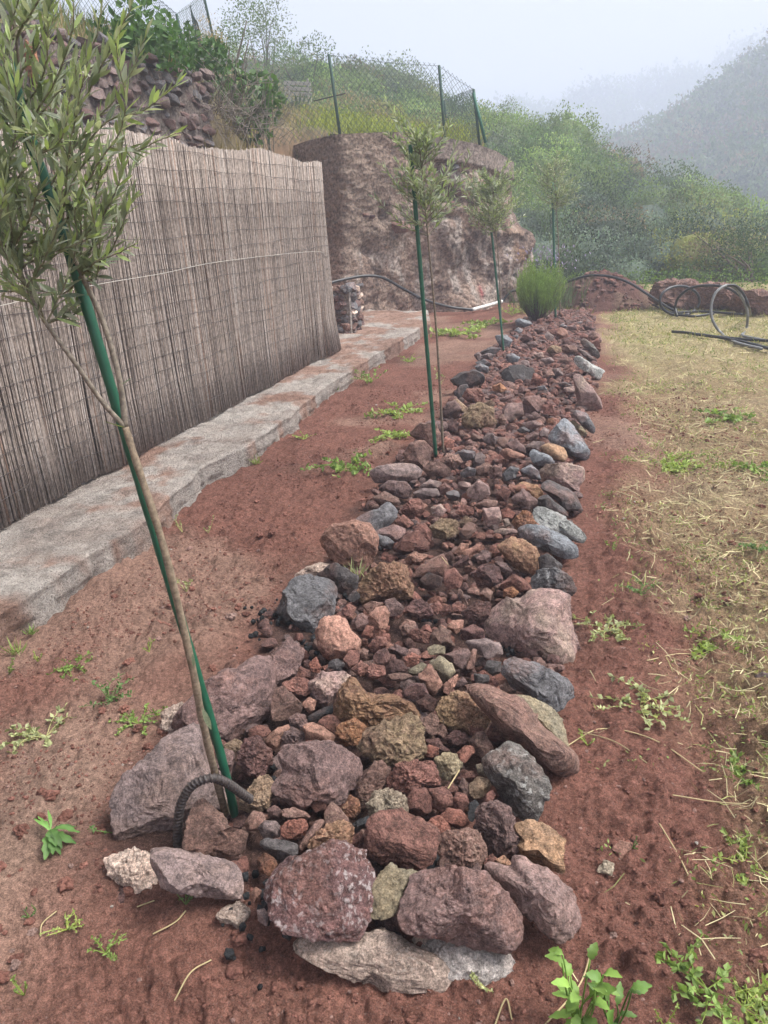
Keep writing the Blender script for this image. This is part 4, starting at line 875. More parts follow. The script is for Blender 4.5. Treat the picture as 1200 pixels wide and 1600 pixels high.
# labels: own ones first, the rest from their look and the named boulders beside them
used = set(e[5] for e in entries if e[5]); LM = [(e[1], e[6]) for e in entries if e[6]]
LMC = np.array([l[0] for l in LM]); LMN = [l[1] for l in LM]
def rel(c, l):
    dx, dy = c[0] - l[0], c[1] - l[1]
    return ("right of" if dx > 0 else "left of") if abs(dx) > abs(dy)*1.2 else ("in front of" if dy > 0 else "just behind")
for e in entries:
    o, c, size, mt, sty, lab, short = e
    if not lab:
        sz = "tiny" if size < .05 else "small" if size < .085 else "medium" if size < .14 else "large"
        head = " ".join(w for w in (sz, COLW[mt], SHAPEW[sty], "stone") if w); od = np.argsort(np.hypot(*(LMC - c).T))
        cand = [f"{head} {rel(c, LMC[k])} the {LMN[k]}" for k in od[:2]] + [f"{head} between the {LMN[od[0]]} and the {LMN[od[1]]}"] + [f"{head} {rel(c, LMC[k])} the {LMN[k]}" for k in od[2:6]]
        cand += [f"another {q}" for q in cand[:2]] + [f"{head} {rel(c, LMC[od[0]])} the {LMN[od[0]]} and {rel(c, LMC[od[k]])} the {LMN[od[k]]}" for k in (1, 2, 3, 4, 5, 6)]
        lab = next((q for q in cand if q not in used and len(q.split()) <= 16), cand[0]); used.add(lab)
    tag(o, lab, "boulder" if o.name.startswith("boulder") else "stone", "boulders edging and topping the rock bed" if o.name.startswith("boulder") else "stones filling the rock bed")
# gravel below and between them: nobody could count it
mb = MB(); g = np.random.default_rng(5); P2, F2 = ico(1); n = 5600
pal = np.array([[.21, .098, .078], [.18, .086, .07], [.165, .092, .08], [.23, .112, .086], [.13, .074, .066], [.18, .11, .092], [.21, .125, .108], [.15, .105, .098], [.24, .13, .1]])
yy = 1.15 + 10.9*g.random(n)**.75; half = np.where(yy < 1.5, .36, .55) + .06*n2(yy, yy*0, 3.3, 2, 26) - .16*ss(9.5, 12, yy); xx = -.66 + g.uniform(-1, 1, n)*half; xx = np.where(yy < 1.5, xx + .12, xx)
for x, y in zip(xx, yy):
    r = (g.uniform(.013, .040) if y < 4.5 else g.uniform(.02, .054)); k = vnoise(P2*1.3 + g.uniform(0, 99, 3), 3)*.8
    V = P2*(1 + .3*k[:, None])
    for n_ in unit(g.normal(size=(6, 3))): V = V - np.outer(np.clip(V@n_ - g.uniform(.45, .75), 0, None)*.95, n_)
    V = V*np.array([1, g.uniform(.65, 1), g.uniform(.5, .85)]); a = g.uniform(0, 6.28); tx = g.normal(0, .4)
    Rz = np.array([[math.cos(a), -math.sin(a), 0], [math.sin(a), math.cos(a), 0], [0, 0, 1]]); Rx = np.array([[1, 0, 0], [0, math.cos(tx), -math.sin(tx)], [0, math.sin(tx), math.cos(tx)]])
    mb.add(V@(Rz@Rx).T*r + np.array([x, y, .018 + g.uniform(0, .026)]), None, F2, pal[g.integers(9)]*g.uniform(.75, 1.2))
tag(ob("bed_gravel", mb.mesh("bed_gravel", STONE["gravel"], False)), "gravel and pebbles between the boulders of the rock bed", kind="stuff")
# ------------------------------------------------------------------ stones lying off the bed, rock ledge, mound
for pts, mt, sty, lab in (("958,1325 968,1314 986,1318 987,1336 968,1342", "salmon", "mid", "pinkish stone lying on bare soil outside the orange brown edge boulder"),
                          ("932,1362 944,1344 960,1350 955,1368", "cream", "mid", "small whitish stone lying on bare soil beside a pinkish stone"),
                          ("172,1400 190,1386 208,1396 205,1420 182,1424", "darkred", "rough", "dark red clod lying below the sandy mortar lump"),
                          ("1180,1056 1192,1050 1208,1056 1204,1066 1186,1066", "greyp", "round", "grey pebble among dry straw in the field")):
    if lab: o, c, s_ = build_stone("stone", "P", mt, sty, pts, zb=-.01); tag(o, lab, "stone")
for pts, lab in (("1018,470 1022,446 1050,438 1085,440 1110,452 1112,478 1060,486", "pale topped rock ledge piece behind the first hose loop"),
                 ("1080,474 1086,450 1108,442 1150,450 1168,462 1160,480 1110,486", "middle rock ledge piece behind the tall hose loop"),
                 ("1140,480 1150,456 1185,452 1225,466 1225,488 1170,492", "rock ledge piece at the far field corner past the hose loops")):
    o, c, s_ = build_stone("rock", "P", "brown", "rough", pts, zb=.02, thick=1.2); tag(o, lab, "rock", "rocks edging the far side of the field")
g = np.random.default_rng(31); mx, my = -.10, 13.25; na2, nr2 = 90, 40
th, rr_ = np.meshgrid(np.linspace(0, 2*math.pi, na2, endpoint=False), np.linspace(0, 1, nr2)); ax = .84*(1 + .12*np.cos(th*2 + 1)); ay = .95
X = rr_*np.cos(th)*ax; Y = rr_*np.sin(th)*ay; Z = .50*(1 - rr_**1.9)*(1 - .18*np.cos(th)*rr_) - .02
Z = Z + (.05*n2(X, Y, 4, 4, 71) + .045*np.abs(n2(X, Y, 11, 3, 72)))*(1 - rr_**4); V = np.stack([X, Y, Z], -1).reshape(-1, 3); i = np.arange(nr2-1)[:, None]*na2; j = np.arange(na2)[None]; j2 = (j+1) % na2
sm = empty("soil_mound", (mx, my, -.02), "heap of reddish soil and stones at the far end of the rock bed", "soil heap")
cm = np.array([.15, .078, .064]) + (np.array([.22, .16, .11]) - np.array([.15, .078, .064]))*ss(.1, .5, n2(V[:, 0], V[:, 1], 3, 3, 73))[:, None]*.5
ob("heap", mk("heap", V, [np.stack([i+j, i+j2, i+na2+j2, i+na2+j], -1).reshape(-1, 4)], SOIL, cm, True), sm)
mb = MB(); P1, F1 = ico(1)
for k in range(460):
    a, q = g.uniform(0, 6.28), 1.02*math.sqrt(g.random()); r = .010 + .034*g.random()**2; x, y = q*math.cos(a)*.84, q*math.sin(a)*.95
    zz = max(0, .48*(1 - q**1.9)*(1 - .18*math.cos(a)*q)) + .03; v = P1*(1 + .3*vnoise(P1*1.4 + g.uniform(0, 99, 3), 4)[:, None])*np.array([1, .8, .7])*r; mb.add(v + [x, y, zz], None, F1, pal[g.integers(9)]*g.uniform(.8, 1.15))
tag(ob("rubble", mb.mesh("rubble", STONE["gravel"], True), sm), kind="stuff")
# loose clods and crumbs of soil near the camera
mb = MB(); P0, F0 = ico(0); g = np.random.default_rng(32)
def soil_spot(n, ymax):
    y = .78 + (ymax - .78)*g.random(n)**1.7; x = np.where(g.random(n) < .55, g.uniform(-2.1, -1.2, n), g.uniform(-.1, 1.0, n)); f = y < 1.25; x = np.where(f, g.uniform(-1.3, .6, n), x); return x, y
x, y = soil_spot(22000, 7.0); k = (n2(x, y, 1.9, 2, 31) + .5*n2(x, y, 5, 2, 33)) > -.45*g.random(len(x)) - .05; x, y = x[k], y[k]; zz = H(x, y)
for a, b, c in zip(x, y, zz):
    r = .0018 + .0055*g.random()**3 + (.014*g.random() if g.random() < .012 else 0) + .0005*b; P, F = (P0, F0) if r < .009 else (P1, F1)
    v = P*(1 + .42*vnoise(P*2.1 + g.uniform(0, 99, 3), 6)[:, None])*np.array([1, g.uniform(.6, 1), g.uniform(.45, .8)])*r; ca, sa_ = math.cos(a*91), math.sin(a*91); v = v@np.array([[ca, sa_, 0], [-sa_, ca, 0], [0, 0, 1]])
    q = g.random(); cc = np.array([.235, .109, .084])*g.uniform(.7, 1.2) if q < .93 else (np.array([.31, .19, .16]) if q < .995 else np.array([.4, .36, .32]))
    mb.add(v + [a, b, c + r*.05], None, F, cc)
PC, FC = ico(2)
for k in range(620):
    u_ = g.random(); b = .8 + 3.2*g.random()**1.8; a = g.uniform(-1.75, -1.15) if u_ < .5 else g.uniform(-.02, .75) if u_ < .85 else g.uniform(-1.1, .3)
    if u_ >= .85: b = g.uniform(.8, 1.12)
    if float(n2(np.array([a]), np.array([b]), 2.3, 2, 37)[0]) < -.05 and g.random() < .8: continue
    r = .005 + .017*g.random()**2.8; v = PC*(1 + .42*fbm(PC*1.9 + g.uniform(0, 99, 3), 3, 6)[:, None])*np.array([1, g.uniform(.6, 1), g.uniform(.5, .8)])*r; ca, sa_ = math.cos(k), math.sin(k); v = v@np.array([[ca, sa_, 0], [-sa_, ca, 0], [0, 0, 1]])
    mb.add(v + [a, b, float(H(np.array([a]), np.array([b]))[0]) + r*.05], None, FC, np.array([.225, .105, .08])*g.uniform(.65, 1.25) if g.random() < .9 else np.array([.30, .2, .17]))
tag(ob("soil_clods", mb.mesh("soil_clods", SOILC, False)), "loose clods and crumbs of red soil", kind="stuff")
mb = MB()
for px, py, n, sp in ((440, 960, 90, .10), (490, 1015, 80, .05), (395, 1435, 26, .06), (545, 935, 40, .05), (800, 1010, 20, .04), (660, 965, 16, .05), (432, 1215, 25, .05), (590, 840, 25, .08)):
    c = G(px, py, .02)
    for k in range(n):
        r = g.uniform(.004, .013); v = P0*(1 + .35*vnoise(P0*1.5 + g.uniform(0, 99, 3), 6)[:, None])*r; a = c + [g.normal(0, sp*.6), g.normal(0, sp), 0]; a[2] = float(H(a[0], a[1])) + g.uniform(.003, .03); mb.add(v + a, None, F0, np.array([.03, .031, .033])*g.uniform(.7, 1.5))
tag(ob("black_cinders", mb.mesh("black_cinders", SOILC)), "black cinder crumbs between the boulders", kind="stuff")
# ------------------------------------------------------------------ foliage tools
def shrub_cloud(c, r, n, leaf, col, g, asp=.45, up=.4, low=-.25, lump=.35, jit=.25, front=False):
    d = unit(g.normal(size=(n, 3))); d[:, 2] = np.where(d[:, 2] < low, -d[:, 2], d[:, 2]); so_ = g.uniform(0, 99, 3)
    if front: d[:, 1] = np.where(d[:, 1] > .3, -d[:, 1], d[:, 1])
    rad_ = (1 - .38*g.random(n)**2.2)*(1 + lump*fbm(d*2.2 + so_, 2, 3)); P = np.asarray(c) + d*rad_[:, None]*np.asarray(r)
    A = unit(d*.55 + g.normal(size=(n, 3))*.8 + np.array([0, 0, up])); tone = (1 + jit*fbm(P*(1.6/np.mean(r)) + 7, 2, 5) + g.normal(0, .07, n))[:, None]
    C_ = np.clip(np.asarray(col)*tone*(1 + g.normal(0, .05, (n, 3))), .005, .9)
    return cards(P, A, leaf*g.uniform(.6, 1.3, n), leaf*asp*g.uniform(.7, 1.3, n), C_, g, .12, d)
def blades(P, L, W, col, g, lean=.35, wind=(0, 0, 0)):
    n = len(P); A = unit(np.stack([g.normal(0, lean, n), g.normal(0, lean, n), np.ones(n)], 1) + np.asarray(wind)); return cards(P, A, L, W, col, g, .1)
# ------------------------------------------------------------------ stakes
def stake(name, P, r, label):
    P = spline(P, 60); mb = MB(); rr = r*(1 + .05*np.sin(np.arange(60)*2.1)); mb.tube(P, rr, 10, (.012, .085, .048)); o = ob(name, mb.mesh(name, PLASTIC, True))
    tag(o, label, "plant stake", "green stakes holding the young olives"); return P
yS = 1.37
stake("plant_stake", [G(371, 1293, .0), atY(345, 1180, 1.385), atY(268, 920, 1.38), atY(190, 660, yS), atY(120, 430, yS), atY(45, 210, yS), atY(12, 95, yS)], .0115, "thick green stake leaning beside the nearest olive trunk")
# ------------------------------------------------------------------ the near olive
def leafmesh(name, asp, bend, col, curl=.12):
    n = 7; u = np.linspace(0, 1, n); wd = asp*.5*np.sin(np.pi*np.clip(u*.96 + .02, 0, 1))**.85*(1 - .15*u); V = []
    for k in range(n):
        y_, z_ = u[k], -bend*u[k]**2; V += [[-wd[k], y_, z_ + curl*wd[k]], [0, y_, z_], [wd[k], y_, z_ + curl*wd[k]]]
    Q_ = [[3*k + a, 3*k + a + 1, 3*k + a + 4, 3*k + a + 3] for k in range(n-1) for a in (0, 1)]
    return mk(name, np.array(V), [np.array(Q_)], LEAF, np.broadcast_to(np.array(col), (len(V), 3)), True)
OLC = [(.20, .24, .165), (.235, .275, .185), (.15, .185, .13), (.27, .345, .15), (.33, .42, .18), (.38, .41, .32), (.26, .295, .20), (.42, .45, .37)]
olv = [leafmesh("leaf", .22 + .02*(k % 3), .12*(k % 3) - .08, OLC[k]) for k in range(8)]
gt = empty("olive_tree", G(357, 1288, .0), "nearest young olive tree with grey green leaves tied to a leaning stake", "olive tree", "young olive trees along the rock bed")
tb = np.array(gt.location); g = np.random.default_rng(41)
def PY(*a): return np.array([atY(px, py, yS + (dy if dy else 0)) for px, py, dy in a])
trunk = np.vstack([[G(357, 1288, .0)], PY((334, 1200, .0), (314, 1115, -.03), (300, 1040, -.04), (257, 860, -.04), (214, 725, -.03), (196, 668, -.02))])
stem1 = PY((196, 668, -.02), (186, 590, -.015), (160, 500, -.015), (128, 430, -.015), (95, 345, .02), (64, 250, .02), (40, 160, .02), (25, 60, .01), (14, -60, 0))
stem2 = PY((196, 668, -.02), (160, 628, -.05), (118, 568, -.08), (72, 505, -.10), (42, 450, -.10), (20, 390, -.08), (-8, 320, -.05), (-30, 240, -.02), (-40, 140, 0))
mb = MB(); mb.tube(loc(spline(trunk, 70), tb), np.linspace(.0105, .0075, 70)*(1 + .06*np.sin(np.arange(70)*.9)), 10, (.20, .155, .11)); ob("trunk", mb.mesh("trunk", BARK, True), gt)
for stem, r0 in ((stem1, .0065), (stem2, .0055)):
    mb = MB(); mb.tube(loc(spline(stem, 60), tb), np.linspace(r0, .002, 60), 8, (.21, .18, .145)); ob("limb", mb.mesh("limb", BARK, True), gt)
twigs = [[(40, 200, 0), (85, 130, -.03), (110, 40, -.05), (100, -60, -.06)], [(60, 245, 0), (130, 165, -.05), (165, 90, -.06), (205, 5, -.08)], [(80, 290, 0), (140, 210, .03), (195, 150, .05), (232, 60, .06)], [(100, 350, 0), (150, 262, -.06), (200, 180, -.08), (190, 60, -.1)],
         [(85, 300, .01), (165, 200, .02), (230, 178, .03), (286, 138, .03)], [(90, 330, -.01), (150, 240, .0), (215, 235, .02), (278, 212, .02)], [(110, 390, .0), (160, 330, -.05), (180, 280, -.06), (186, 205, -.07)], [(118, 420, 0), (140, 400, -.04), (160, 350, -.05), (175, 300, -.05)],
         [(125, 440, 0), (140, 436, -.03), (148, 428, -.04), (152, 395, -.05)], [(100, 345, -.01), (110, 260, -.08), (120, 190, -.1), (140, 100, -.12)], [(64, 250, 0), (75, 180, .06), (60, 100, .08), (75, 20, .1)], [(50, 190, 0), (110, 120, .04), (150, 60, .05), (165, -30, .06)],
         [(42, 450, -.1), (70, 400, -.12), (90, 350, -.13), (100, 290, -.14)], [(42, 450, -.1), (20, 420, -.14), (5, 370, -.16), (15, 300, -.18)], [(20, 390, -.08), (50, 330, -.12), (60, 270, -.15), (50, 190, -.16)], [(72, 505, -.1), (60, 470, -.12), (35, 450, -.13), (10, 445, -.14)],
         [(30, 420, -.09), (80, 400, -.1), (115, 380, -.1), (145, 365, -.1)], [(-8, 320, -.05), (20, 240, -.08), (30, 160, -.1), (20, 60, -.1)], [(0, 330, -.06), (40, 260, -.1), (90, 220, -.13), (110, 150, -.15)], [(60, 240, 0), (20, 180, -.05), (10, 120, -.07), (-10, 40, -.08)],
         [(120, 400, .0), (165, 370, .04), (180, 345, .05), (195, 300, .06)], [(75, 280, 0), (130, 300, .05), (165, 270, .06), (178, 240, .07)], [(95, 340, 0), (60, 330, .06), (40, 280, .08), (45, 220, .1)], [(30, 120, .01), (60, 60, 0), (80, -10, 0), (95, -90, 0)], [(85, 310, 0), (135, 330, -.03), (150, 300, -.04), (158, 250, -.05)]]
twigs = [PY(*t) for t in twigs]
for k in range(46):      # the half of the crown beyond and beside the frame
    b = (stem1 if k % 2 else stem2)[g.integers(3, 8)]; d = unit(g.normal(size=3)*np.array([1, 1, .5]) + [-.15, .25, .75]); L = g.uniform(.14, .26)
    twigs.append(np.array([b, b + d*L*.5 + g.normal(0, .015, 3), b + d*L + [0, 0, .03]]))
for k in range(26):      # fuller lower crown
    px, py = g.uniform(-20, 120), g.uniform(150, 430); b = atY(px, py, yS + g.uniform(-.1, .1)); d = unit(g.normal(size=3)*np.array([1, .7, .5]) + [.1, 0, .7]); L = g.uniform(.09, .17)
    twigs.append(np.array([b, b + d*L*.5 + g.normal(0, .01, 3), b + d*L + [0, 0, .02]]))
mb = MB(); leaves = []
for tw in twigs:
    P = spline(tw, 40); P += np.cumsum(g.normal(0, .0007, (40, 3)), 0); mb.tube(loc(P, tb), np.linspace(.0022, .0009, 40), 5, (.19, .18, .12), False)
    T = unit(np.gradient(P, axis=0)); Ls = np.concatenate([[0], np.cumsum(np.linalg.norm(np.diff(P, axis=0), axis=1))]); s0 = .03; side = g.uniform(0, 3.14)
    while s0 < Ls[-1]:
        k = int(np.searchsorted(Ls, s0)) - 1; f = s0/Ls[-1]; t_ = T[k]; a = unit(np.cross(t_, [0.3, .2, 1])); b = np.cross(t_, a)
        for sg in (0, math.pi):
            if g.random() < .10: continue
            q = side + sg; rad_ = math.cos(q)*a + math.sin(q)*b; op = g.uniform(.45, .95)*(1 - .45*f); d = unit(t_*math.cos(op) + rad_*math.sin(op) + np.array([0, 0, g.normal(.08, .16)]))
            leaves.append((P[k], d, g.uniform(.030, .050)*(1 - .3*f*f), f))
        side += math.pi/2 + g.normal(0, .25); s0 += g.uniform(.0085, .0135)
    leaves.append((P[-1], T[-1], .03, 1.))
ob("twigs", mb.mesh("twigs", BARK), gt)["kind"] = "stuff"
for p, d, L in ((atY(303, 1042, yS-.055), unit(np.array([.1, -.1, 1.])), .035), (atY(330, 1140, yS-.05), unit(np.array([-.25, 0, 1.])), .06), (atY(60, 500, yS-.12), unit(np.array([0, -.2, 1.])), .03), (atY(195, 668, yS-.03), unit(np.array([-.9, -.2, .25])), .045), (atY(190, 600, yS-.02), unit(np.array([.9, 0, .35])), .03)): leaves.append((p, d, L, .3))
pp = np.array([pix(l[0]) for l in leaves]); dist = np.array([np.linalg.norm(l[0] - E0)/l[2] for l in leaves]); inside = (pp[:, 0] > -10) & (pp[:, 0] < 1210) & (pp[:, 1] > -10)
order = np.argsort(dist + 1e6*(~inside)); mbl = MB()
for n_, k in enumerate(order):
    p, d, L, f = leaves[k]; up_ = unit(np.array([g.normal(0, .5), g.normal(0, .5) - .3, 1.])); x_ = unit(np.cross(d, up_)); z_ = np.cross(x_, d)
    ci = g.choice(8, p=[.2, .2, .14, .08, .05, .12, .15, .06]) if f < .7 else g.choice([3, 4, 6, 1, 5])
    if n_ < 300:
        o = ob("leaf", olv[ci], gt); p_ = loc(p, tb); o.matrix_local = Matrix([[x_[0]*L, d[0]*L, z_[0]*L, p_[0]], [x_[1]*L, d[1]*L, z_[1]*L, p_[1]], [x_[2]*L, d[2]*L, z_[2]*L, p_[2]], [0, 0, 0, 1]])
    else:
        me = olv[ci]; v = np.array([q.co[:] for q in me.vertices]); mbl.add(loc(p, tb) + (v[:, :1]*x_ + v[:, 1:2]*d + v[:, 2:]*z_)*L, np.array([[3*k2 + a, 3*k2 + a + 1, 3*k2 + a + 4, 3*k2 + a + 3] for k2 in range(6) for a in (0, 1)]), None, np.array(OLC[ci])*g.uniform(.85, 1.15))
tag(ob("foliage", mbl.mesh("foliage", LEAF, True), gt), kind="stuff")
# ------------------------------------------------------------------ the other three olives and their stakes
def olive(base, zlo, top, crown, ntw, L, label, seed, loose=1.0):
    g = np.random.default_rng(seed); base = np.asarray(base, float); t = empty("olive_tree", base, label, "olive tree", "young olive trees along the rock bed"); top = np.asarray(top, float)
    P = np.array([base + [.012, -.012, 0], base*.6 + top*.4 + [.03, -.012, 0], base*.3 + top*.7 + [.025, -.01, 0], top + [.015, 0, 0]]); P = spline(P, 40)
    mb = MB(); mb.tube(loc(P, base), np.linspace(.009, .003, 40), 7, (.17, .135, .10)); ob("trunk", mb.mesh("trunk", BARK, True), t)
    m2 = MB(); V = MB(); zz = np.linspace(zlo, top[2], 30)
    for k in range(ntw):
        z0 = zlo + (top[2] - zlo)*g.random()**.9; b = np.array([np.interp(z0, P[:, 2], P[:, q]) for q in range(3)]); f = (z0 - zlo)/(top[2] - zlo + 1e-6)
        a = g.uniform(0, 6.28); R_ = crown*(1 - .5*f)*g.uniform(.4, 1.4); e = b + np.array([math.cos(a)*R_, math.sin(a)*R_, R_*g.uniform(.25, .95)*loose]); mdl = (b + e)/2 + [0, 0, -.12*R_]
        q = spline([b, mdl, e], 24); m2.tube(loc(q, base), np.linspace(.0028, .001, 24), 4, (.16, .15, .10), False); T = unit(np.gradient(q, axis=0))
        idx = np.repeat(np.arange(4, 24, 1), 2); idx = idx[g.random(len(idx)) < .85]; A = unit(T[idx]*.75 + unit(g.normal(size=(len(idx), 3)))*.75 + [0, 0, .2]); c_ = np.array(OLC)[g.choice(8, len(idx), p=[.14, .18, .1, .12, .08, .16, .12, .10])]*g.uniform(.85, 1.25, (len(idx), 1))
        vv, qq, cc = cards(q[idx], A, L*g.uniform(.7, 1.2, len(idx)), L*.22, c_, g, .1); V.add(loc(vv, base), qq, None, cc)
    ob("branches", m2.mesh("branches", BARK), t)["kind"] = "stuff"; tag(ob("foliage", V.mesh("foliage", LEAF), t), kind="stuff"); return t
b2, t2 = G(681, 714, .03), atY(641, 226, 4.57); stake("plant_stake", [b2, b2*.5 + t2*.5, t2], .0125, "tall green stake of the second olive with the sparse crown")
olive(b2 + [.035, .03, 0], 1.36, t2 + [.03, .02, .03], .23, 58, .048, "second young olive with sparse leaves against the rock wall", 51, 1.5)
b3, t3 = G(787, 548, .05), atY(768, 362, 8.65); stake("plant_stake", [b3, b3*.5 + t3*.5, t3], .012, "thin green stake ending under the bushy third olive crown")
olive(b3 + [-.03, .03, 0], 1.22, t3 + [-.01, .02, .48], .36, 96, .055, "third young olive with a dense round crown before the rock wall", 52, 1.3)
b4, t4 = G(868, 496, .05), atY(863, 285, 11.3); stake("plant_stake", [b4, b4*.5 + t4*.5, t4], .016, "dark stake of the farthest olive behind the rosemary bush")
olive(b4 + [.05, .05, 0], 1.42, t4 + [0, .02, .2], .32, 60, .055, "farthest young olive in front of the green hillside", 53)
# ------------------------------------------------------------------ rosemary bush
bb = G(838, 500, .06); rb_ = empty("rosemary_bush", bb, "bright green feathery rosemary bush at the far end of the bed", "bush"); g = np.random.default_rng(61); m1, m2 = MB(), MB()
for k in range(420):
    a = g.uniform(0, 6.28); q = math.sqrt(g.random()); e = np.array([.33*q*math.cos(a)*(1 + .25*math.sin(3*a + 1)), .33*q*math.sin(a)*(1 + .25*math.sin(2*a)), .52 + .09*math.sin(2*a + .6) + .22*math.sqrt(max(0, 1 - q*q)) - .16*q + g.normal(0, .055)]); s_ = np.array([.09*q*math.cos(a), .09*q*math.sin(a), 0]); md = s_*.5 + e*.5 + np.array([math.cos(a), math.sin(a), 0])*.05*q
    P = spline([s_, md, e], 22)
    if k < 130: m1.tube(P[:15], np.linspace(.005, .002, 15), 4, (.10, .075, .055), False)
    T = unit(np.gradient(P, axis=0)); idx = np.repeat(np.arange(8 if k % 3 else 5, 22), 3); A = unit(T[idx] + .55*unit(g.normal(size=(len(idx), 3)))); f = idx/22
    cc = (np.array([.11, .165, .055])*(1 - f[:, None]) + np.array([.22, .32, .085])*f[:, None])*g.uniform(.8, 1.2, (len(idx), 1)); v, q_, c_ = cards(P[idx], A, .04, .006, cc, g, .1); m2.add(v, q_, None, c_)
ob("stem", m1.mesh("stem", BARK), rb_); tag(ob("foliage", m2.mesh("foliage", LEAF), rb_), kind="stuff")
# ------------------------------------------------------------------ rebar hoop
P = spline([atY(277, 1320, 1.30), atY(278, 1290, 1.30), atY(283, 1256, 1.305), atY(300, 1228, 1.315), atY(328, 1216, 1.33), atY(352, 1222, 1.36), atY(378, 1240, 1.40), atY(396, 1252, 1.43)], 420)
s_ = np.concatenate([[0], np.cumsum(np.linalg.norm(np.diff(P, axis=0), axis=1))]); mb = MB(); n0 = mb.n; mb.tube(P, .0098*np.ones(420), 14, (.045, .036, .034))
V = mb.V[0]; k_ = np.repeat(np.arange(420), 14); an = np.tile(np.arange(14)*2*math.pi/14, 420); rib = np.maximum(0, np.cos(s_[k_]*2*math.pi/.0105 + np.sin(an)*1.6))**1.5*.0026; V[:420*14] += (V[:420*14] - P[k_])/.0098*rib[:, None]
tag(ob("rebar_hoop", mb.mesh("rebar_hoop", STEEL, True)), "bent rusty ribbed rebar hoop at the foot of the nearest olive", "rebar hoop")
# ------------------------------------------------------------------ hoses
def hose(name, P, r, c, label, cat, n=160, parts=None):
    mb = MB(); mb.tube(spline(P, n), r, 9, c); o = ob(name, mb.mesh(name, RUBBER, True)); tag(o, label, cat); return o
blk = (.022, .023, .026)
hw = [atY(508, 444, 10.6), atY(540, 436, 10.85), atY(572, 431, 11.1), atY(598, 434, 11.3), atY(628, 450, 11.55), atY(660, 467, 11.8), atY(700, 479, 12.1), atY(738, 484, 12.35)]
o = hose("irrigation_hose", hw, .021, blk, "black hose clipped along the rock wall and sagging behind the second olive", "hose")
hose("drain_pipe", [atY(738, 484, 12.36), atY(760, 478, 12.75), atY(784, 471, 13.2)], .03, (.62, .62, .60), "white plastic pipe lying at the foot of the rock wall", "pipe", 40)
hose("irrigation_hose", [atY(783, 474, 13.3), atY(792, 462, 13.35), atY(800, 455, 13.4), atY(812, 456, 13.45), atY(816, 470, 13.5)], .02, blk, "short black hose end curling up beside the white pipe", "hose", 50)
hose("irrigation_hose", [atY(842, 462, 12.9), atY(875, 446, 12.85), atY(905, 434, 12.8), atY(930, 430, 12.75), atY(958, 433, 12.7), atY(985, 443, 12.5), atY(1012, 460, 12.2), atY(1040, 478, 11.9), atY(1060, 489, 11.7)], .019, blk, "black hose arching over the soil heap toward the coil", "hose")
def ell(cx, cy, rx, ry, Y, a0, a1, n, dY=0): return [atY(cx + rx*math.cos(a), cy - ry*math.sin(a), Y + dY*math.cos(a)) for a in np.linspace(a0, a1, n)]
hs_ = empty("hose_coil", G(1100, 505), "black irrigation pipe springing up in three open loops on the dry grass", "hose")
hb = np.array(hs_.location)
def hpart(P, r, c, n=140):
    mb = MB(); mb.tube(loc(spline(P, n), hb), r, 9, c); ob("loop", mb.mesh("loop", RUBBER, True), hs_)
hpart(ell(1062, 470, 31, 23, 11.7, -.5, 5.6, 22, .25), .019, blk)
hpart([G(1058, 494, .02), atY(1055, 480, 11.5), atY(1061, 464, 11.4), atY(1080, 450, 11.3), atY(1108, 446, 11.2), atY(1136, 450, 11.0), atY(1158, 464, 10.8), atY(1170, 482, 10.6), G(1172, 493, .02)], .018, blk)
hpart([G(1190, 545, .02), G(1150, 535, .02), atY(1128, 522, 9.85), atY(1114, 502, 9.9), atY(1111, 480, 9.95), atY(1118, 458, 10.0), atY(1135, 446, 10.1), atY(1150, 452, 10.2), atY(1162, 470, 10.3), atY(1168, 492, 10.35), atY(1166, 516, 10.4), G(1160, 524, .02), G(1185, 530, .02), G(1230, 538, .02)], .0165, (.16, .165, .165))  # black pipe too; its lighter grey paints in the light on this loop
hpart([atY(1135, 446, 10.1), atY(1150, 447, 10.15), atY(1163, 462, 10.3), atY(1170, 480, 10.4), G(1173, 492, .02)], .0165, blk)
for P in ([(1050, 518), (1075, 520), (1100, 524), (1150, 529), (1210, 533)], [(1090, 522), (1130, 528), (1165, 535), (1215, 548)], [(1060, 488), (1100, 487), (1160, 491)], [(1058, 492), (1085, 494), (1115, 490)], [(1020, 476), (1045, 487), (1075, 492)]):
    hpart([G(a, b, .03) for a, b in P], .017, blk, 50)
# ------------------------------------------------------------------ chain link fences
GW = (.045, .075, .065)
def link_mesh(b0, t0, b1, t1, pitch=.075, r=.0019, sag=.0):
    b0, t0, b1, t1 = map(np.asarray, (b0, t0, b1, t1)); L = np.linalg.norm(b1 - b0); Hh = .5*(np.linalg.norm(t0 - b0) + np.linalg.norm(t1 - b1)); mb = MB(); g = np.random.default_rng(int(L*1000))
    def S_(u, v): u = np.asarray(u)[:, None]; v = np.asarray(v)[:, None]; return (b0*(1-u) + b1*u)*(1-v) + (t0*(1-u) + t1*u)*v - np.array([0, 0, 1.])*sag*4*u*(1-u)*v
    off = unit(np.cross(b1 - b0, [0, 0, 1.]))
    for dr in (1, -1):
        k = -Hh
        while k < L + Hh:
            x0, x1 = (k, k + Hh) if dr > 0 else (k + Hh, k); n = 14; x = np.linspace(x0, x1, n); v = np.linspace(0, 1.03, n); m = (x >= 0) & (x <= L)
            if m.sum() >= 2: mb.tube(S_(x[m]/L, v[m]) + off*.002*dr + g.normal(0, .002, (m.sum(), 3)), r, 3, GW, False)
            k += pitch
    return mb
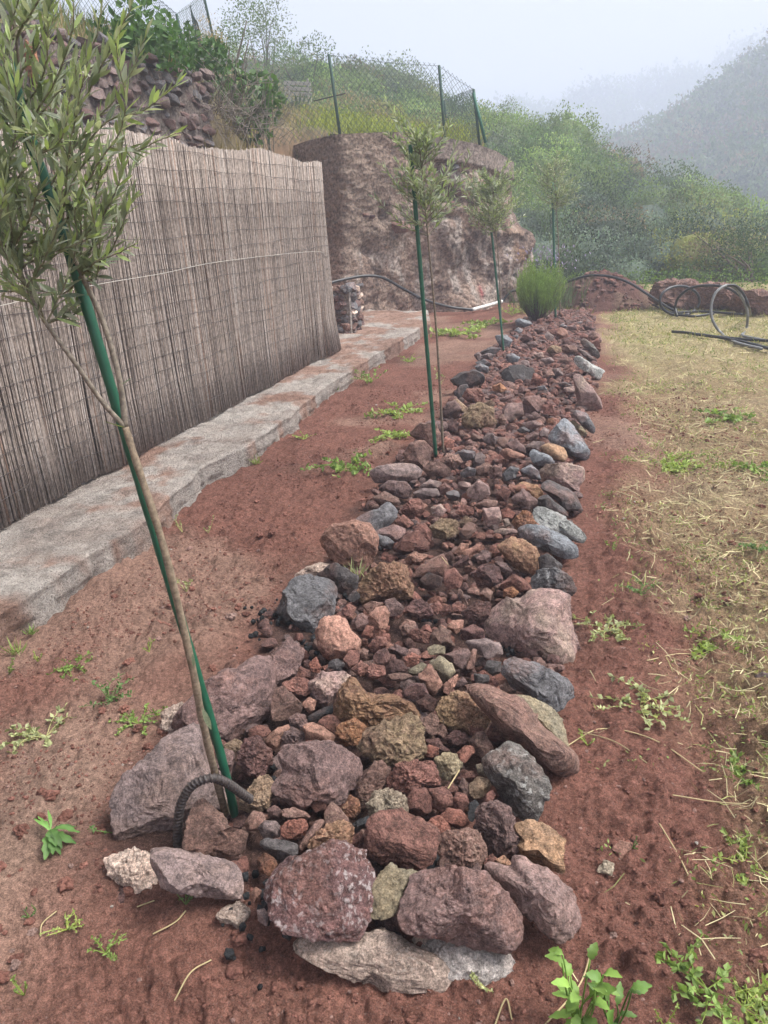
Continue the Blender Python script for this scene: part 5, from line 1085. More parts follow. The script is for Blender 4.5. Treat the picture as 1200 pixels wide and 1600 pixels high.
def fence(label, posts, r=.022, pitch=.075, wr=.0019, cat="fence", sags=None):
    base = np.asarray(posts[0][0], float); f = empty("chain_link_fence", base, label, cat)
    for (b, t) in posts:
        mb = MB(); b, t = np.asarray(b), np.asarray(t); mb.tube(loc([b - (t-b)*.05, (b+t)/2, t, t + (t-b)*.012], base), [r, r, r, r*.6], 9, (.04, .085, .065)); ob("post", mb.mesh("post", WIRE, True), f)
    for k in range(len(posts)-1):
        (b0, t0), (b1, t1) = posts[k], posts[k+1]; m = link_mesh(b0, t0, b1, t1, pitch, wr, (sags or [0]*9)[k]); m.V = [v - base for v in m.V]
        tag(ob("wire_mesh", m.mesh("wire_mesh", WIRE), f), kind="stuff")
        mb = MB(); mb.tube(loc(spline([t0, (np.asarray(t0)+t1)/2 - [0, 0, .02 + (sags or [0]*9)[k]], t1], 20), base), .0028, 4, GW, False); ob("top_wire", mb.mesh("top_wire", WIRE), f)
    return f, base
pw = [(atY(322, 214, 10.2), atY(314, 142, 10.15)), (atY(421, 232, 10.7), atY(408, 128, 10.7)), (atY(531, 209, 11.5), atY(514, 86, 11.5)), (atY(695, 215, 12.72), atY(686, 103, 12.72)), (atY(749, 224, 13.2), atY(740, 140, 13.2))]
pw.append((pw[-1][0] + [-.9, 2.2, .15], pw[-1][1] + [-.9, 2.2, .15]))
ff, fbase = fence("green chain link fence along the top of the rock wall", pw, pitch=.085, wr=.003, sags=[.25, .05, 0, 0, 0])
mb = MB(); mb.tube(loc([pw[4][0] + [.10, -.02, 0], pw[4][1] + [.0, -.03, -.05]], fbase), .024, 8, (.03, .12, .08)); ob("brace", mb.mesh("brace", WIRE, True), ff)
mb = MB(); mb.tube(loc([atY(490, 158, 11.5), atY(540, 146, 11.5)], fbase), .009, 6, (.06, .055, .05)); ob("cross_bar", mb.mesh("cross_bar", WIRE), ff)
def tz(x, y): return float(H(np.array([x]), np.array([y]))[0])
def onT(x, y, dz=0): return np.array([x, y, tz(x, y) + dz])
q1 = atX(287, 82, -4.75); q2 = atX(337, 76, -4.9)
up_posts = [(onT(-5.6, 2.6), onT(-5.6, 2.6, 1.3)), (onT(-5.5, 4.4), onT(-5.5, 4.4, 1.3)), (onT(-5.3, 6.4), onT(-5.3, 6.4, 1.25)), (q1, atX(276, 22, -4.75)), (q2, atX(318, -8, -4.9))]
fu, ub = fence("leaning wire fence with thin posts above the dry stone wall", up_posts, r=.016, pitch=.06, wr=.0022)
mb = MB()
for k in range(9): mb.tube(loc(spline([atX(312+k*1.2-5, 78, -4.8), atX(306+k*.8-4, 40, -4.8) + [.0, .02*math.sin(k), 0], atX(299+k*.5-2, 8 + k*2, -4.8)], 14), ub), .006, 4, (.05, .08, .075))
ob("mesh_roll", mb.mesh("mesh_roll", WIRE), fu)
# ------------------------------------------------------------------ hillside shrubs: one mass nobody could count, and the bushes that stand out
g = np.random.default_rng(71)
KIND = dict(green=(.088, .145, .045), grey=(.14, .18, .10), dark=(.045, .075, .034), yellow=(.19, .205, .06), brown=(.17, .13, .08), blue=(.125, .17, .125), lime=(.165, .235, .065))
M1 = MB(); cane = MB()
PI1, FI1 = ico(1)
for k in range(660):
    y = 16.9 + 13.5*g.random()**1.15; x = g.uniform(-9.5, 11) if y > 19 else g.uniform(-2.6, 9)
    if terr_d(np.array([x]), np.array([y]))[0] > -.1 and y < 24: continue
    n_ = float(n2(np.array([x]), np.array([y]), .33, 2, 81)[0]) + g.normal(0, .22); r = g.uniform(.42, 1.0)*(1 + .02*(y-17)); z = tz(x, y)
    kd = "lime" if n_ > .30 else "green" if n_ > .04 else "grey" if n_ > -.10 else "yellow" if (n_ > -.2) else "brown" if n_ > -.28 else "dark" if n_ > -.42 else "blue"
    if g.random() < .16:      # canes and tall grass
        n = 90; P = np.stack([x + g.normal(0, r*.4, n), y + g.normal(0, r*.4, n), np.full(n, z) + g.uniform(0, .55, n)], 1); v, q, c = blades(P, g.uniform(.25, .75, n), .022, np.array(KIND[g.choice(["grey", "blue", "green"])])*1.15*g.uniform(.8, 1.3, (n, 1)), g, .4); cane.add(v, q, None, c); continue
    leaf = .066 if y < 22 else .085; n = int(min(950, 420*(r/.5)**1.4)); ck = np.array(KIND[kd])*g.uniform(.7, 1.45); rz_ = r*g.uniform(.6, .95); v, q, c = shrub_cloud((x, y, z + r*.3), (r*1.1, r*1.1, rz_), n, leaf, ck, g, .5, lump=.35, jit=.4, front=True); M1.add(v, q, None, c)
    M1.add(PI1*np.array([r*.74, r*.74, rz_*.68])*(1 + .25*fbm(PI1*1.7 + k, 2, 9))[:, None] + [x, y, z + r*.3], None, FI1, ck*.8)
tag(ob("hillside_shrubbery", M1.mesh("hillside_shrubbery", LEAFM, True)), "dense mixed shrubs covering the near hillside", kind="stuff")
tag(ob("cane_grass", cane.mesh("cane_grass", LEAFM)), "tall grass and canes among the hillside shrubs", kind="stuff")
def bush(name, c, r, n, leaf, col, label, cat="bush", trunk=True, lobes=5, group=None, seed=1, asp=.42, th=None):
    g = np.random.default_rng(seed); c = np.asarray(c, float); t = empty(name, c, label, cat, group); V = MB(); r = np.asarray(r, float); W = MB()
    for k in range(lobes):
        d = g.normal(size=3)*np.array([.5, .5, .32]); o_ = r*d + np.array([0, 0, r[2]*.9]); v, q, cc = shrub_cloud(o_, r*g.uniform(.5, .72), n//lobes, leaf, np.array(col)*g.uniform(.85, 1.15), g, asp); V.add(v, q, None, cc)
        if trunk: W.tube(spline([np.zeros(3) - [0, 0, .1], o_*.4 + g.normal(0, .05, 3)*r, o_], 12), np.linspace(max(.012, r[0]*.05), .008, 12), 6, (.12, .095, .07))
    if trunk: ob("trunk", W.mesh("trunk", BARK, True), t)
    tag(ob("crown", V.mesh("crown", LEAFM), t), kind="stuff"); return t
def hillpt(px, py):      # where the sight line of a pixel meets the terrain
    d = ray(px, py); s = np.linspace(6, 160, 3000)/np.linalg.norm(d); P = E0 + d*s[:, None]; hh = H(P[:, 0], P[:, 1]); b_ = P[:, 2] < hh; k = int(np.argmax(b_)) if b_.any() else int(np.argmin(np.where(P[:, 1] < 34, P[:, 2] - hh, 9))); return np.array([P[k, 0], P[k, 1], hh[k]])
for px, py, r, kd, n, lab in ((1178, 440, 1.0, "dark", 1500, "dark green dense bush at the field edge past the hose loops"), (1110, 430, .8, "dark", 1200, "dark bush behind the middle of the rock ledge"), (1085, 325, .9, "lime", 1100, "rounded light green bush crowning the low hill"),
                              (1010, 320, .7, "lime", 900, "light green bush on the hill shoulder before the valley"), (875, 395, .75, "grey", 900, "greyish bush behind the farthest olive stake"), (985, 410, .6, "brown", 800, "brownish twiggy bush above the soil heap"),
                              (790, 330, .7, "blue", 700, "blue green bush beside the corner of the rock face"), (900, 300, .7, "green", 800, "green bush in the middle of the hillside"), (830, 250, .7, "green", 800, "green bush high on the slope over the rock wall corner"),
                              (940, 275, .7, "yellow", 700, "olive yellow bush on the upper slope"), (1150, 350, .9, "grey", 900, "grey green bush on the rounded hill near the frame edge"), (905, 360, .5, "yellow", 600, "small yellow leaved bush in the dark hollow of the slope")):
    p = hillpt(px, py); s_ = (p[1]/17)**.5; bush("shrub", p, (r*.9, r*.9, r*.75), int(n*1.5), .06*s_, KIND[kd], lab, seed=px, group="bushes standing out on the hillside", lobes=7)
M2 = MB(); M3 = MB()
for k in range(700):
    y = g.uniform(75, 138); x = g.uniform(-10, 34)*(y/90) ; z = tz(x, y); r = g.uniform(1.2, 2.9)
    v, q, c = shrub_cloud((x, y, z + r*.3), (r*1.1, r*1.1, r*.9), 110, .58, np.array(KIND[g.choice(["green", "dark", "grey", "brown", "green"])])*g.uniform(.8, 1.2), g, .55, front=True); M2.add(v, q, None, c)
for k in range(330):
    y = g.uniform(262, 325); x = g.uniform(-19, 48)*(y/140); z = tz(x, y); r = g.uniform(3., 7.)
    v, q, c = shrub_cloud((x, y, z + r*.8), (r*.8, r*.8, r*1.15), 110, 1.4, np.array(KIND[g.choice(["green", "dark", "grey"])])*g.uniform(.8, 1.2), g, .55, front=True); M3.add(v, q, None, c)
tag(ob("valley_forest", M2.mesh("valley_forest", LEAFM)), "scrub on the misty valley slope", kind="stuff"); tag(ob("misty_forest", M3.mesh("misty_forest", LEAFM)), "far trees fading into the fog", kind="stuff")
# ------------------------------------------------------------------ plants on the terrace
def onray(px, py, Y): return atY(px, py, Y)
def terr(px, Y, dz=0):
    x = atY(px, 200, Y)[0]; return onT(x, Y, dz)
pb = hillpt(196, 62); bush("leafy_bush", pb - [0, 0, .85], (.62, .62, .62), 4200, .085, (.07, .14, .04), "rounded deep green leafy bush above the dry stone wall", seed=3, lobes=8, asp=.6)
pb = hillpt(262, 88); bush("shrub", pb, (.5, .5, .55), 1800, .05, KIND["grey"], "grey green shrub behind the thin leaning fence posts", seed=4)
bush("shrub", atX(360, 110, -6.4) - [0, 0, .5], (.7, .7, .75), 1500, .05, KIND["green"], "olive green shrub between the tall post and the grey misty tree", seed=5, lobes=6)
bush("dry_bush", atX(318, 112, -4.7) - [0, 0, .1], (.24, .28, .34), 1100, .045, (.34, .25, .12), "straw coloured dry bush at the end of the dry stone wall", seed=6, asp=.12)
p = terr(425, 26); bush("tree", p + [0, 0, .0], (.95, .95, 1.6), 1900, .09, KIND["grey"], "misty grey tree with an open crown on the skyline", "tree", seed=7, lobes=12)
p = terr(480, 24); bush("tree", p, (1.0, 1.0, 1.0), 1700, .085, KIND["green"], "low misty tree beside the open crowned grey tree", "tree", seed=8, lobes=7)
p = terr(540, 22); bush("shrub", p - [0, 0, .2], (.8, .8, .7), 1300, .07, KIND["grey"], "misty shrub behind the first tall fence post", seed=9)
p = hillpt(797, 205); bush("tree", p + [0, 0, .2], (.5, .5, .75), 1500, .055, KIND["grey"], "small misty tree on the ridge beside the fence corner", "tree", seed=10, lobes=8)
M4 = MB()
for k in range(300):
    y = g.uniform(13.5, 33); x = -1.9 - .22*(y-13) - g.uniform(0, 1)*(4 + .42*(y-11)); z = tz(x, y)
    if terr_d(np.array([x]), np.array([y]))[0] < .25: continue
    r = g.uniform(.16, .42)*(1 + .035*(y-14)); kd = g.choice(["green", "grey", "brown", "yellow", "brown", "dark"]); v, q, c = shrub_cloud((x, y, z + r*.25), (r*1.2, r*1.2, r*.8), 150, .05 if y < 20 else .08, np.array(KIND[kd])*g.uniform(1.1, 1.9), g, .35); M4.add(v, q, None, c)
tag(ob("terrace_scrub", M4.mesh("terrace_scrub", LEAFM)), "low scrub on the slope behind the wire fence", kind="stuff")
gm = MB(); n = 15000      # grass and yellow weeds
x = np.concatenate([g.uniform(-9.5, -4.15, 9000), g.uniform(-6.5, -1.7, 15000)]); y = np.concatenate([g.uniform(2.2, 9.5, 9000), g.uniform(7.6, 15.5, 15000)]); d = terr_d(x, y); m = d > .33; x, y = x[m], y[m]; z = H(x, y)
n_ = n2(x, y, .9, 2, 91)[:, None]; lush = ((x > -4.6) & (y > 9.5) & (y < 14.2))[:, None]*1.0
c = np.where(n_ > .0, np.array([.15, .19, .06]), np.array([.27, .22, .12])); c = c*(1 - lush*.8) + np.array([.28, .34, .06])*lush*.8; c = c*g.uniform(.7, 1.35, (len(x), 1))
v, q, cc = blades(np.stack([x, y, z - .02], 1), g.uniform(.12, .36, len(x))*(1 + .3*lush[:, 0]), g.uniform(.007, .014, len(x)), c, g, .4); gm.add(v, q, None, cc)
k = (lush[:, 0] > 0); xx, yy, zz = x[k], y[k], z[k]; k = g.random(len(xx)) < .6; xx, yy, zz = xx[k], yy[k], zz[k]
v, q, cc = cards(np.stack([xx, yy, zz + g.uniform(.05, .32, len(xx))], 1), unit(g.normal(size=(len(xx), 3)) + [0, 0, .4]), g.uniform(.03, .055, len(xx)), .03, np.array([.26, .30, .045])*g.uniform(.7, 1.3, (len(xx), 1)), g); gm.add(v, q, None, cc)
tag(ob("terrace_grass", gm.mesh("terrace_grass", LEAFM)), "grass and yellow green weeds on the terraces", kind="stuff")
# fig like plant, dry brush, agaves, palms, crate
def figtree():
    g = np.random.default_rng(14); b = onT(-3.95, 9.2); t = empty("fig_plant", b, "broad leaved green fig like plant behind the reed fence top", "plant"); W, V = MB(), MB()
    tips = [atY(px, py, 9.2 + dy) for px, py, dy in ((365, 112, 0), (345, 128, .2), (385, 118, .1), (410, 132, 0), (425, 140, -.1), (340, 160, 0), (330, 185, .1), (355, 180, -.2), (380, 165, -.2), (400, 170, .1), (370, 145, -.1), (392, 150, .2), (350, 150, .3), (420, 165, .2), (372, 200, -.2), (395, 195, -.1), (345, 205, -.1), (415, 195, .1))]
    for e in tips:
        e = e - b; W.tube(spline([[g.normal(0, .08), g.normal(0, .1), 0], e*.5 + g.normal(0, .05, 3) + [0, 0, .05], e], 14), np.linspace(.014, .005, 14), 5, (.2, .17, .13)); n = 26
        A = unit(g.normal(size=(n, 3)) + [0, -.2, -.1]); v, q, c = cards(e + g.normal(0, .085, (n, 3)), A, g.uniform(.07, .13, n), g.uniform(.06, .11, n), np.array([.055, .105, .03])*g.uniform(.7, 1.9, (n, 1)), g, .15); V.add(v, q, None, c)
    ob("stem", W.mesh("stem", BARK, True), t); tag(ob("foliage", V.mesh("foliage", LEAF), t), kind="stuff")
figtree()
mb = MB(); b = onT(-4.1, 8.4)
for k in range(420):
    p = np.array([g.uniform(-.45, .35), g.uniform(-.7, .9), g.uniform(-.05, .2)]); d = unit(g.normal(size=3) + [0, 0, .5]); L = g.uniform(.2, .6); mb.tube(spline([p, p + d*L*.5 + g.normal(0, .05, 3), p + d*L + g.normal(0, .08, 3)], 7), .0028, 3, np.array([.22, .19, .165])*g.uniform(.6, 1.3), False)
o = ob("dry_brush", mb.mesh("dry_brush", DRY), None, b); tag(o, "tangle of dry grey twigs at the end of the dry stone wall", "brush")
def agave(p, r, n, label, name="agave", col=(.075, .11, .085), stem=0, wid=.13, cat="plant", seed=1, droop=.0):
    g = np.random.default_rng(seed); t = empty(name, p, label, cat); V = MB()
    if stem: W = MB(); W.tube([[0, 0, -.1], [0, 0, stem*.6], [.03, 0, stem]], [.07, .05, .05], 8, (.13, .10, .075)); ob("trunk", W.mesh("trunk", BARK, True), t)
    for k in range(n):
        a = k*2.4 + g.normal(0, .2); el = g.uniform(.1, 1.35); d = np.array([math.cos(a)*math.cos(el), math.sin(a)*math.cos(el), math.sin(el)]); s = unit(np.cross(d, [0, 0, 1])); u = np.linspace(0, 1, 6); L = r*g.uniform(.8, 1.1)
        P = np.outer(u*L, d) + np.outer(-droop*L*u**2, [0, 0, 1]) + [0, 0, stem]; w_ = wid*r*np.sin(np.pi*(.12 + .88*u))**.8; v = np.vstack([P - s*w_[:, None]*.5, P + s*w_[:, None]*.5]); V.add(v, np.array([[i, i+1, i+7, i+6] for i in range(5)]), None, np.array(col)*g.uniform(.8, 1.25))
    ob("leaf_crown", V.mesh("leaf_crown", LEAFM), t)["kind"] = "stuff"
agave(terr(470, 16.0), .5, 26, "spiky agave on the terrace behind the wire mesh", seed=2); agave(terr(440, 15.5), .4, 22, "smaller spiky agave near the fig like plant", seed=3)
agave(terr(640, 44), 1.35, 34, "small palm fading in the fog behind the fence", "palm_tree", (.06, .075, .05), 1.4, .10, "palm", 4, .45)
agave(hillpt(883, 200) , .75, 20, "broad leaved palm like plant on the hill crest", "palm_tree", (.12, .17, .08), .75, .14, "palm", 5, .4)
agave(hillpt(868, 198) + [0, .4, 0], .6, 16, "smaller palm like plant beside the one on the hill crest", "palm_tree", (.13, .18, .085), .65, .14, "palm", 6, .4)
pc = terr(470, 17.2, .15); pt = empty("pallet", pc, "weathered pale pallet leaning in the terrace weeds", "pallet")
for k in range(4):
    mb = MB(); mb.add(np.array([(x, y, z) for x in (-.3, .3) for y in (-.01, .01) for z in (-.035, .035)]), hq, c=(.5, .48, .46)); o = ob("board", mb.mesh("board", DRY), pt, (0, 0, .1*k + .05)); o.rotation_euler = (.2, .12, 0)
for sx in (-.22, .22):
    mb = MB(); mb.add(np.array([(x, y, z) for x in (-.02, .02) for y in (.012, .05) for z in (-.06, .42)]), hq, c=(.4, .38, .36)); ob("upright", mb.mesh("upright", DRY), pt, (sx, 0, .0))
# lavender behind the rosemary
b = onT(-.95, 12.6); mb = MB(); P = b + np.stack([g.normal(0, .22, 700), g.normal(0, .3, 700), np.zeros(700)], 1); v, q, c = blades(P, g.uniform(.3, .75, 700), .009, np.array([.12, .16, .085])*g.uniform(.7, 1.3, (700, 1)), g, .25); mb.add(v - b, q, None, c)
t = empty("lavender", b, "loose lavender clump with pale violet tips behind the rosemary bush", "plant"); tag(ob("foliage", mb.mesh("foliage", LEAF), t), kind="stuff"); mb = MB()
P = np.stack([g.normal(0, .24, 170), g.normal(0, .25, 170), g.uniform(.6, .95, 170)], 1); v, q, c = cards(P, unit(g.normal(size=(170, 3)) + [0, 0, 2]), .05, .022, np.array([.30, .26, .42])*g.uniform(.7, 1.2, (170, 1)), g); mb.add(v, q, None, c); ob("flower", mb.mesh("flower", LEAF), t)["kind"] = "stuff"
# low green weeds at the foot of the hillside
mb = MB(); n = 5200; x = np.concatenate([g.uniform(-1.6, -.2, n//3), g.uniform(.3, 7, 2*n//3)]); y = np.concatenate([g.uniform(13.6, 17.2, n//3), g.uniform(14.8, 17.3, 2*n//3)]); x = x[:len(y)]; z = H(x, y); mcol = np.array([.10, .17, .035])*g.uniform(.6, 1.4, (len(x), 1))
v, q, c = cards(np.stack([x, y, z + g.uniform(.0, .30, len(x))*ss(13.5, 15.5, y)], 1), unit(g.normal(size=(len(x), 3)) + [0, 0, .5]), g.uniform(.03, .07, len(x)), .035, mcol, g); mb.add(v, q, None, c); tag(ob("edge_weeds", mb.mesh("edge_weeds", LEAFM)), "bright weeds along the foot of the hillside", kind="stuff")
# ------------------------------------------------------------------ straw, sprigs and grass on the field
g = np.random.default_rng(91); mb = MB(); n = 62000; y = .85 + 15.2*g.random(n)**1.5; x = g.uniform(-.1, 1, n)*(1.2 + .62*y) ; k = g.random(n) < strawf(x, y)*.95 + .012; x, y = x[k], y[k]; n = len(x); z = H(x, y)
L = (.009 + .085*g.random(n)**2.4)*(1 + .07*y); a = g.uniform(0, 6.28, n); cv = g.normal(0, .35, n); wd = g.uniform(.0005, .0012, n)*(1 + .13*y); tone = np.array([.52, .46, .27])*g.uniform(.6, 1.35, (n, 1)); grn = g.random(n) < .22; tone[grn] = np.array([.27, .29, .11])*g.uniform(.7, 1.3, (grn.sum(), 1))
lift = g.uniform(.002, .022, n); pts = []
for f in (-.5, 0, .5):
    aa = a + cv*f; pts.append(np.stack([x + L*f*np.cos(aa), y + L*f*np.sin(aa), z + lift*(1 + 1.2*f*np.sign(cv)) + .004], 1))
P3 = np.stack(pts, 1); s = np.stack([-np.sin(a), np.cos(a), g.normal(0, .6, n)], 1); s = unit(s)*wd[:, None]; V = np.stack([P3[:, 0] - s, P3[:, 0] + s, P3[:, 1] - s, P3[:, 1] + s, P3[:, 2] - s*.6, P3[:, 2] + s*.6], 1)
b_ = np.arange(n)[:, None]*6; Qs = np.concatenate([b_ + np.array([0, 1, 3, 2]), b_ + np.array([2, 3, 5, 4])]); mb.add(V.reshape(-1, 3), Qs, None, np.repeat(tone, 6, axis=0)); tag(ob("straw", mb.mesh("straw", DRY)), "cut dry straw scattered over the field", kind="stuff")
mb = MB(); n = 7500; y = .95 + 14.5*g.random(n)**1.2; x = g.uniform(.0, 1, n)*(1.1 + .6*y); pn = n2(x, y, 1.5, 2, 95) + .35*n2(x, y, 5, 2, 96); k = (pn > -.02)*(strawf(x, y) > .12); k |= g.random(n) < .03; x, y = x[k], y[k]
for a, b in zip(x, y):
    m_ = int(g.integers(5, 12)); c0 = np.array([a, b, float(H(a, b))]); sp = g.uniform(.012, .035)*(1 + .05*b); P = c0 + np.stack([g.normal(0, sp, m_), g.normal(0, sp, m_), g.uniform(.002, .03, m_)], 1)
    v, q, c = cards(P, unit(g.normal(size=(m_, 3)) + [0, 0, .35]), g.uniform(.007, .020, m_)*(1 + .07*b), g.uniform(.0035, .008, m_)*(1 + .07*b), np.array([.20, .26, .08] if g.random() < .6 else [.33, .34, .14])*g.uniform(.65, 1.35), g); mb.add(v, q, None, c)
tag(ob("field_sprigs", mb.mesh("field_sprigs", LEAF)), "patchy small green sprigs among the straw", kind="stuff")
mb = MB(); n = 13000; y = 6.5 + 10*g.random(n); x = g.uniform(-.1, 8, n); k = g.random(n) < strawf(x, y)*ss(6.5, 10, y)*(.4 + .6*ss(-.3, .3, n2(x, y, .8, 2, 97))); x, y = x[k], y[k]; z = H(x, y)
c = np.where(g.random((len(x), 1)) < .5, np.array([.40, .34, .15]), np.array([.21, .24, .07]))*g.uniform(.7, 1.3, (len(x), 1)); v, q, cc = blades(np.stack([x, y, z], 1), g.uniform(.04, .13, len(x)), .008, c, g, .9); mb.add(v, q, None, cc)
xx = g.uniform(-1.3, -.2, 900); yy = g.uniform(12, 14.2, 900); v, q, cc = blades(np.stack([xx, yy, H(xx, yy)], 1), g.uniform(.05, .16, 900), .009, np.array([.28, .27, .09])*g.uniform(.6, 1.3, (900, 1)), g, .7); mb.add(v, q, None, cc)
tag(ob("field_grass", mb.mesh("field_grass", LEAFM)), "short yellow green grass over the far field", kind="stuff")
# ------------------------------------------------------------------ weeds one could count
def bigleaf(name, L, W, lob, col, g):
    n = 12; u = np.linspace(0, 1, n); w_ = W*.5*np.sin(np.pi*(u*.97 + .015))**.7*(1 - .25*u)*(1 - lob*.5*(1 + np.cos(u*2*math.pi*3.5)))
    z = -.18*L*u**2 + .06*L*np.sin(u*5); V = []
    for k in range(n): V += [[-w_[k], u[k]*L, z[k] + w_[k]*.35 + g.normal(0, .02*L)], [0, u[k]*L, z[k]], [w_[k], u[k]*L, z[k] + w_[k]*.35 + g.normal(0, .02*L)]]
    return mk(name, np.array(V), [np.array([[3*k+a, 3*k+a+1, 3*k+a+4, 3*k+a+3] for k in range(n-1) for a in (0, 1)])], LEAF, np.broadcast_to(np.array(col), (len(V), 3)), True)
def weed(px, py, kind, size, col, label, seed, name="weed"):
    g = np.random.default_rng(seed); b = G(px, py, .0); b[2] = tz(b[0], b[1]); t = empty(name, b, label, "weed"); W, V = MB(), MB(); col = np.array(col)
    if kind == 'tuft':
        v, q, c = blades(np.stack([g.normal(0, size*.12, 26), g.normal(0, size*.12, 26), np.zeros(26)], 1), g.uniform(.5, 1.1, 26)*size, .05*size + .002, col*g.uniform(.7, 1.3, (26, 1)), g, .6); V.add(v, q, None, c)
    else:
        ns = dict(sprawl=11, rosette=9, sprig=4)[kind]
        for k in range(ns):
            a = g.uniform(0, 6.28); L = size*g.uniform(.6, 1.15); rise = {'sprawl': .22, 'rosette': .55, 'sprig': 1.1}[kind]*g.uniform(.5, 1.4)
            P = spline([[0, 0, 0], [math.cos(a)*L*.45, math.sin(a)*L*.45, L*rise*.6], [math.cos(a + g.normal(0, .4))*L*(1 if kind != 'sprig' else .6), math.sin(a)*L*(1 if kind != 'sprig' else .6), L*rise*(.5 if kind == 'sprawl' else .9)]], 12)
            W.tube(P, np.linspace(.0016, .0008, 12), 4, col*np.array([1.3, 1.15, 1.0]), False); n = 20 if kind == 'sprawl' else 14; idx = g.integers(3, 12, n)
            A = unit(unit(g.normal(size=(n, 3))*np.array([1, 1, .5])) + [0, 0, .25]); l_ = size*g.uniform(.09, .2, n); v, q, c = cards(P[idx], A, l_, l_*g.uniform(.45, .75, n), col*g.uniform(.65, 1.4, (n, 1)), g, .12); V.add(v, q, None, c)
        ob("stem", W.mesh("stem", LEAF), t)["kind"] = "stuff"
    tag(ob("foliage", V.mesh("foliage", LEAF), t), kind="stuff"); return t
LG, MG, DG, PG = (.29, .37, .11), (.20, .29, .08), (.12, .20, .07), (.36, .39, .2)
for k, w_ in enumerate([(70, 1140, 'sprawl', .15, PG, "pale sprawling weed on the soil straight out from the big slab boulder"), (172, 1100, 'rosette', .12, DG, "dark green clover like weed clump on soil between kerb and boulders"), (218, 1135, 'sprawl', .10, MG, "weed beside the pale mortar lump and largest purple boulder"), (22, 1015, 'tuft', .10, LG, "grassy weed under the kerb at the frame edge"), (118, 1038, 'sprawl', .12, MG, "spreading weed on the soil between kerb and clover clump"), (58, 1028, 'sprig', .05, LG, "tiny seedling near the kerb weeds"), (12, 1048, 'sprig', .06, MG, "seedling cut by the frame edge below the kerb"),
        (48, 985, 'tuft', .07, MG, "small grass tuft touching the kerb face"), (235, 1028, 'sprig', .05, LG, "single pale seedling alone on bare soil"), (290, 915, 'sprig', .09, PG, "pale wilted weed behind the leaning olive trunk"), (285, 832, 'sprig', .08, PG, "wilted pale weed beside the trunk near the kerb"), (325, 828, 'sprig', .07, PG, "thin pale weed on soil past the leaning trunk"), (180, 1315, 'sprig', .09, DG, "round leaved stalk against the big slab boulder"), (105, 1455, 'rosette', .055, LG, "bright little weed on the front soil"), (165, 1492, 'rosette', .06, MG, "leafy seedling on the front soil beside the bright little weed"),
        (35, 1545, 'sprig', .05, MG, "thin seedling near the front frame corner"), (48, 1436, 'sprig', .04, DG, "two leaved seedling above the bright little weed"), (293, 1425, 'sprig', .05, DG, "dark seedling before the flat grey slab"), (475, 688, 'rosette', .10, LG, "light green weed alone on soil beside the concrete path"), (400, 722, 'tuft', .10, LG, "grass tuft growing along the kerb midway"), (548, 735, 'sprawl', .30, MG, "big leafy weed clump beside the hollow mauve slab"), (610, 690, 'sprawl', .24, LG, "leafy weeds under the split brown boulder"), (625, 645, 'sprawl', .30, LG, "spreading light weeds near the second stake"),
        (580, 598, 'rosette', .22, MG, "weed at the kerb beyond the second stake"), (640, 565, 'rosette', .16, LG, "small weed on soil past the spreading light weeds"), (524, 612, 'tuft', .12, MG, "grass at the bend of the kerb"), (720, 522, 'sprawl', .55, LG, "wide patch of light weeds before the third stake"), (760, 508, 'sprawl', .4, LG, "weed patch touching the third stake"), (690, 600, 'sprig', .15, PG, "pale weed at the dark soil edge boulder"), (560, 912, 'tuft', .12, PG, "grass tuft growing between dark tufted and sponge like boulders"), (800, 492, 'rosette', .3, LG, "weeds at the foot of the rosemary bush"),
        (1075, 725, 'sprawl', .26, LG, "light green weed patch in the field opposite the orange stone"), (1060, 705, 'rosette', .15, LG, "small weed behind the light green field patch"), (1190, 735, 'sprawl', .24, MG, "green weeds at the field frame edge level with the orange stone"), (1130, 650, 'sprawl', .3, MG, "weed patch farther up the field"), (1185, 860, 'rosette', .12, DG, "bluish weed at the frame edge in the straw"), (958, 868, 'sprig', .08, MG, "seedling on bare soil beside the flat blue grey slab"), (1000, 935, 'rosette', .09, DG, "dark weed at the border of soil and straw"), (950, 985, 'sprawl', .16, PG, "pale dried runner beside the pink layered boulder"),
        (1000, 1110, 'sprawl', .16, PG, "dry pale weed opposite the dark edge boulder"), (918, 1165, 'sprig', .055, LG, "bright sprout on soil beside the wedge boulder"), (1165, 1330, 'sprawl', .11, LG, "weed near the frame edge with yellow leaves"), (1105, 1545, 'sprawl', .15, MG, "trailing weed clump in the front field corner"), (1165, 1560, 'sprawl', .11, LG, "second trailing weed at the front field corner edge"), (1040, 1590, 'sprig', .06, LG, "weed cut by the bottom frame edge"), (1150, 1190, 'sprawl', .13, MG, "green weed deep in the straw"), (1125, 990, 'sprawl', .16, LG, "flat weed in the middle of the straw"), (760, 1545, 'sprig', .06, PG, "pale weed against the whitish mortar footing"), (988, 1328, 'sprig', .03, DG, "tiny leaf beside the pinkish stone on the soil")]):
    weed(w_[0], w_[1], w_[2], w_[3]*.85, *w_[4:], 400 + k)
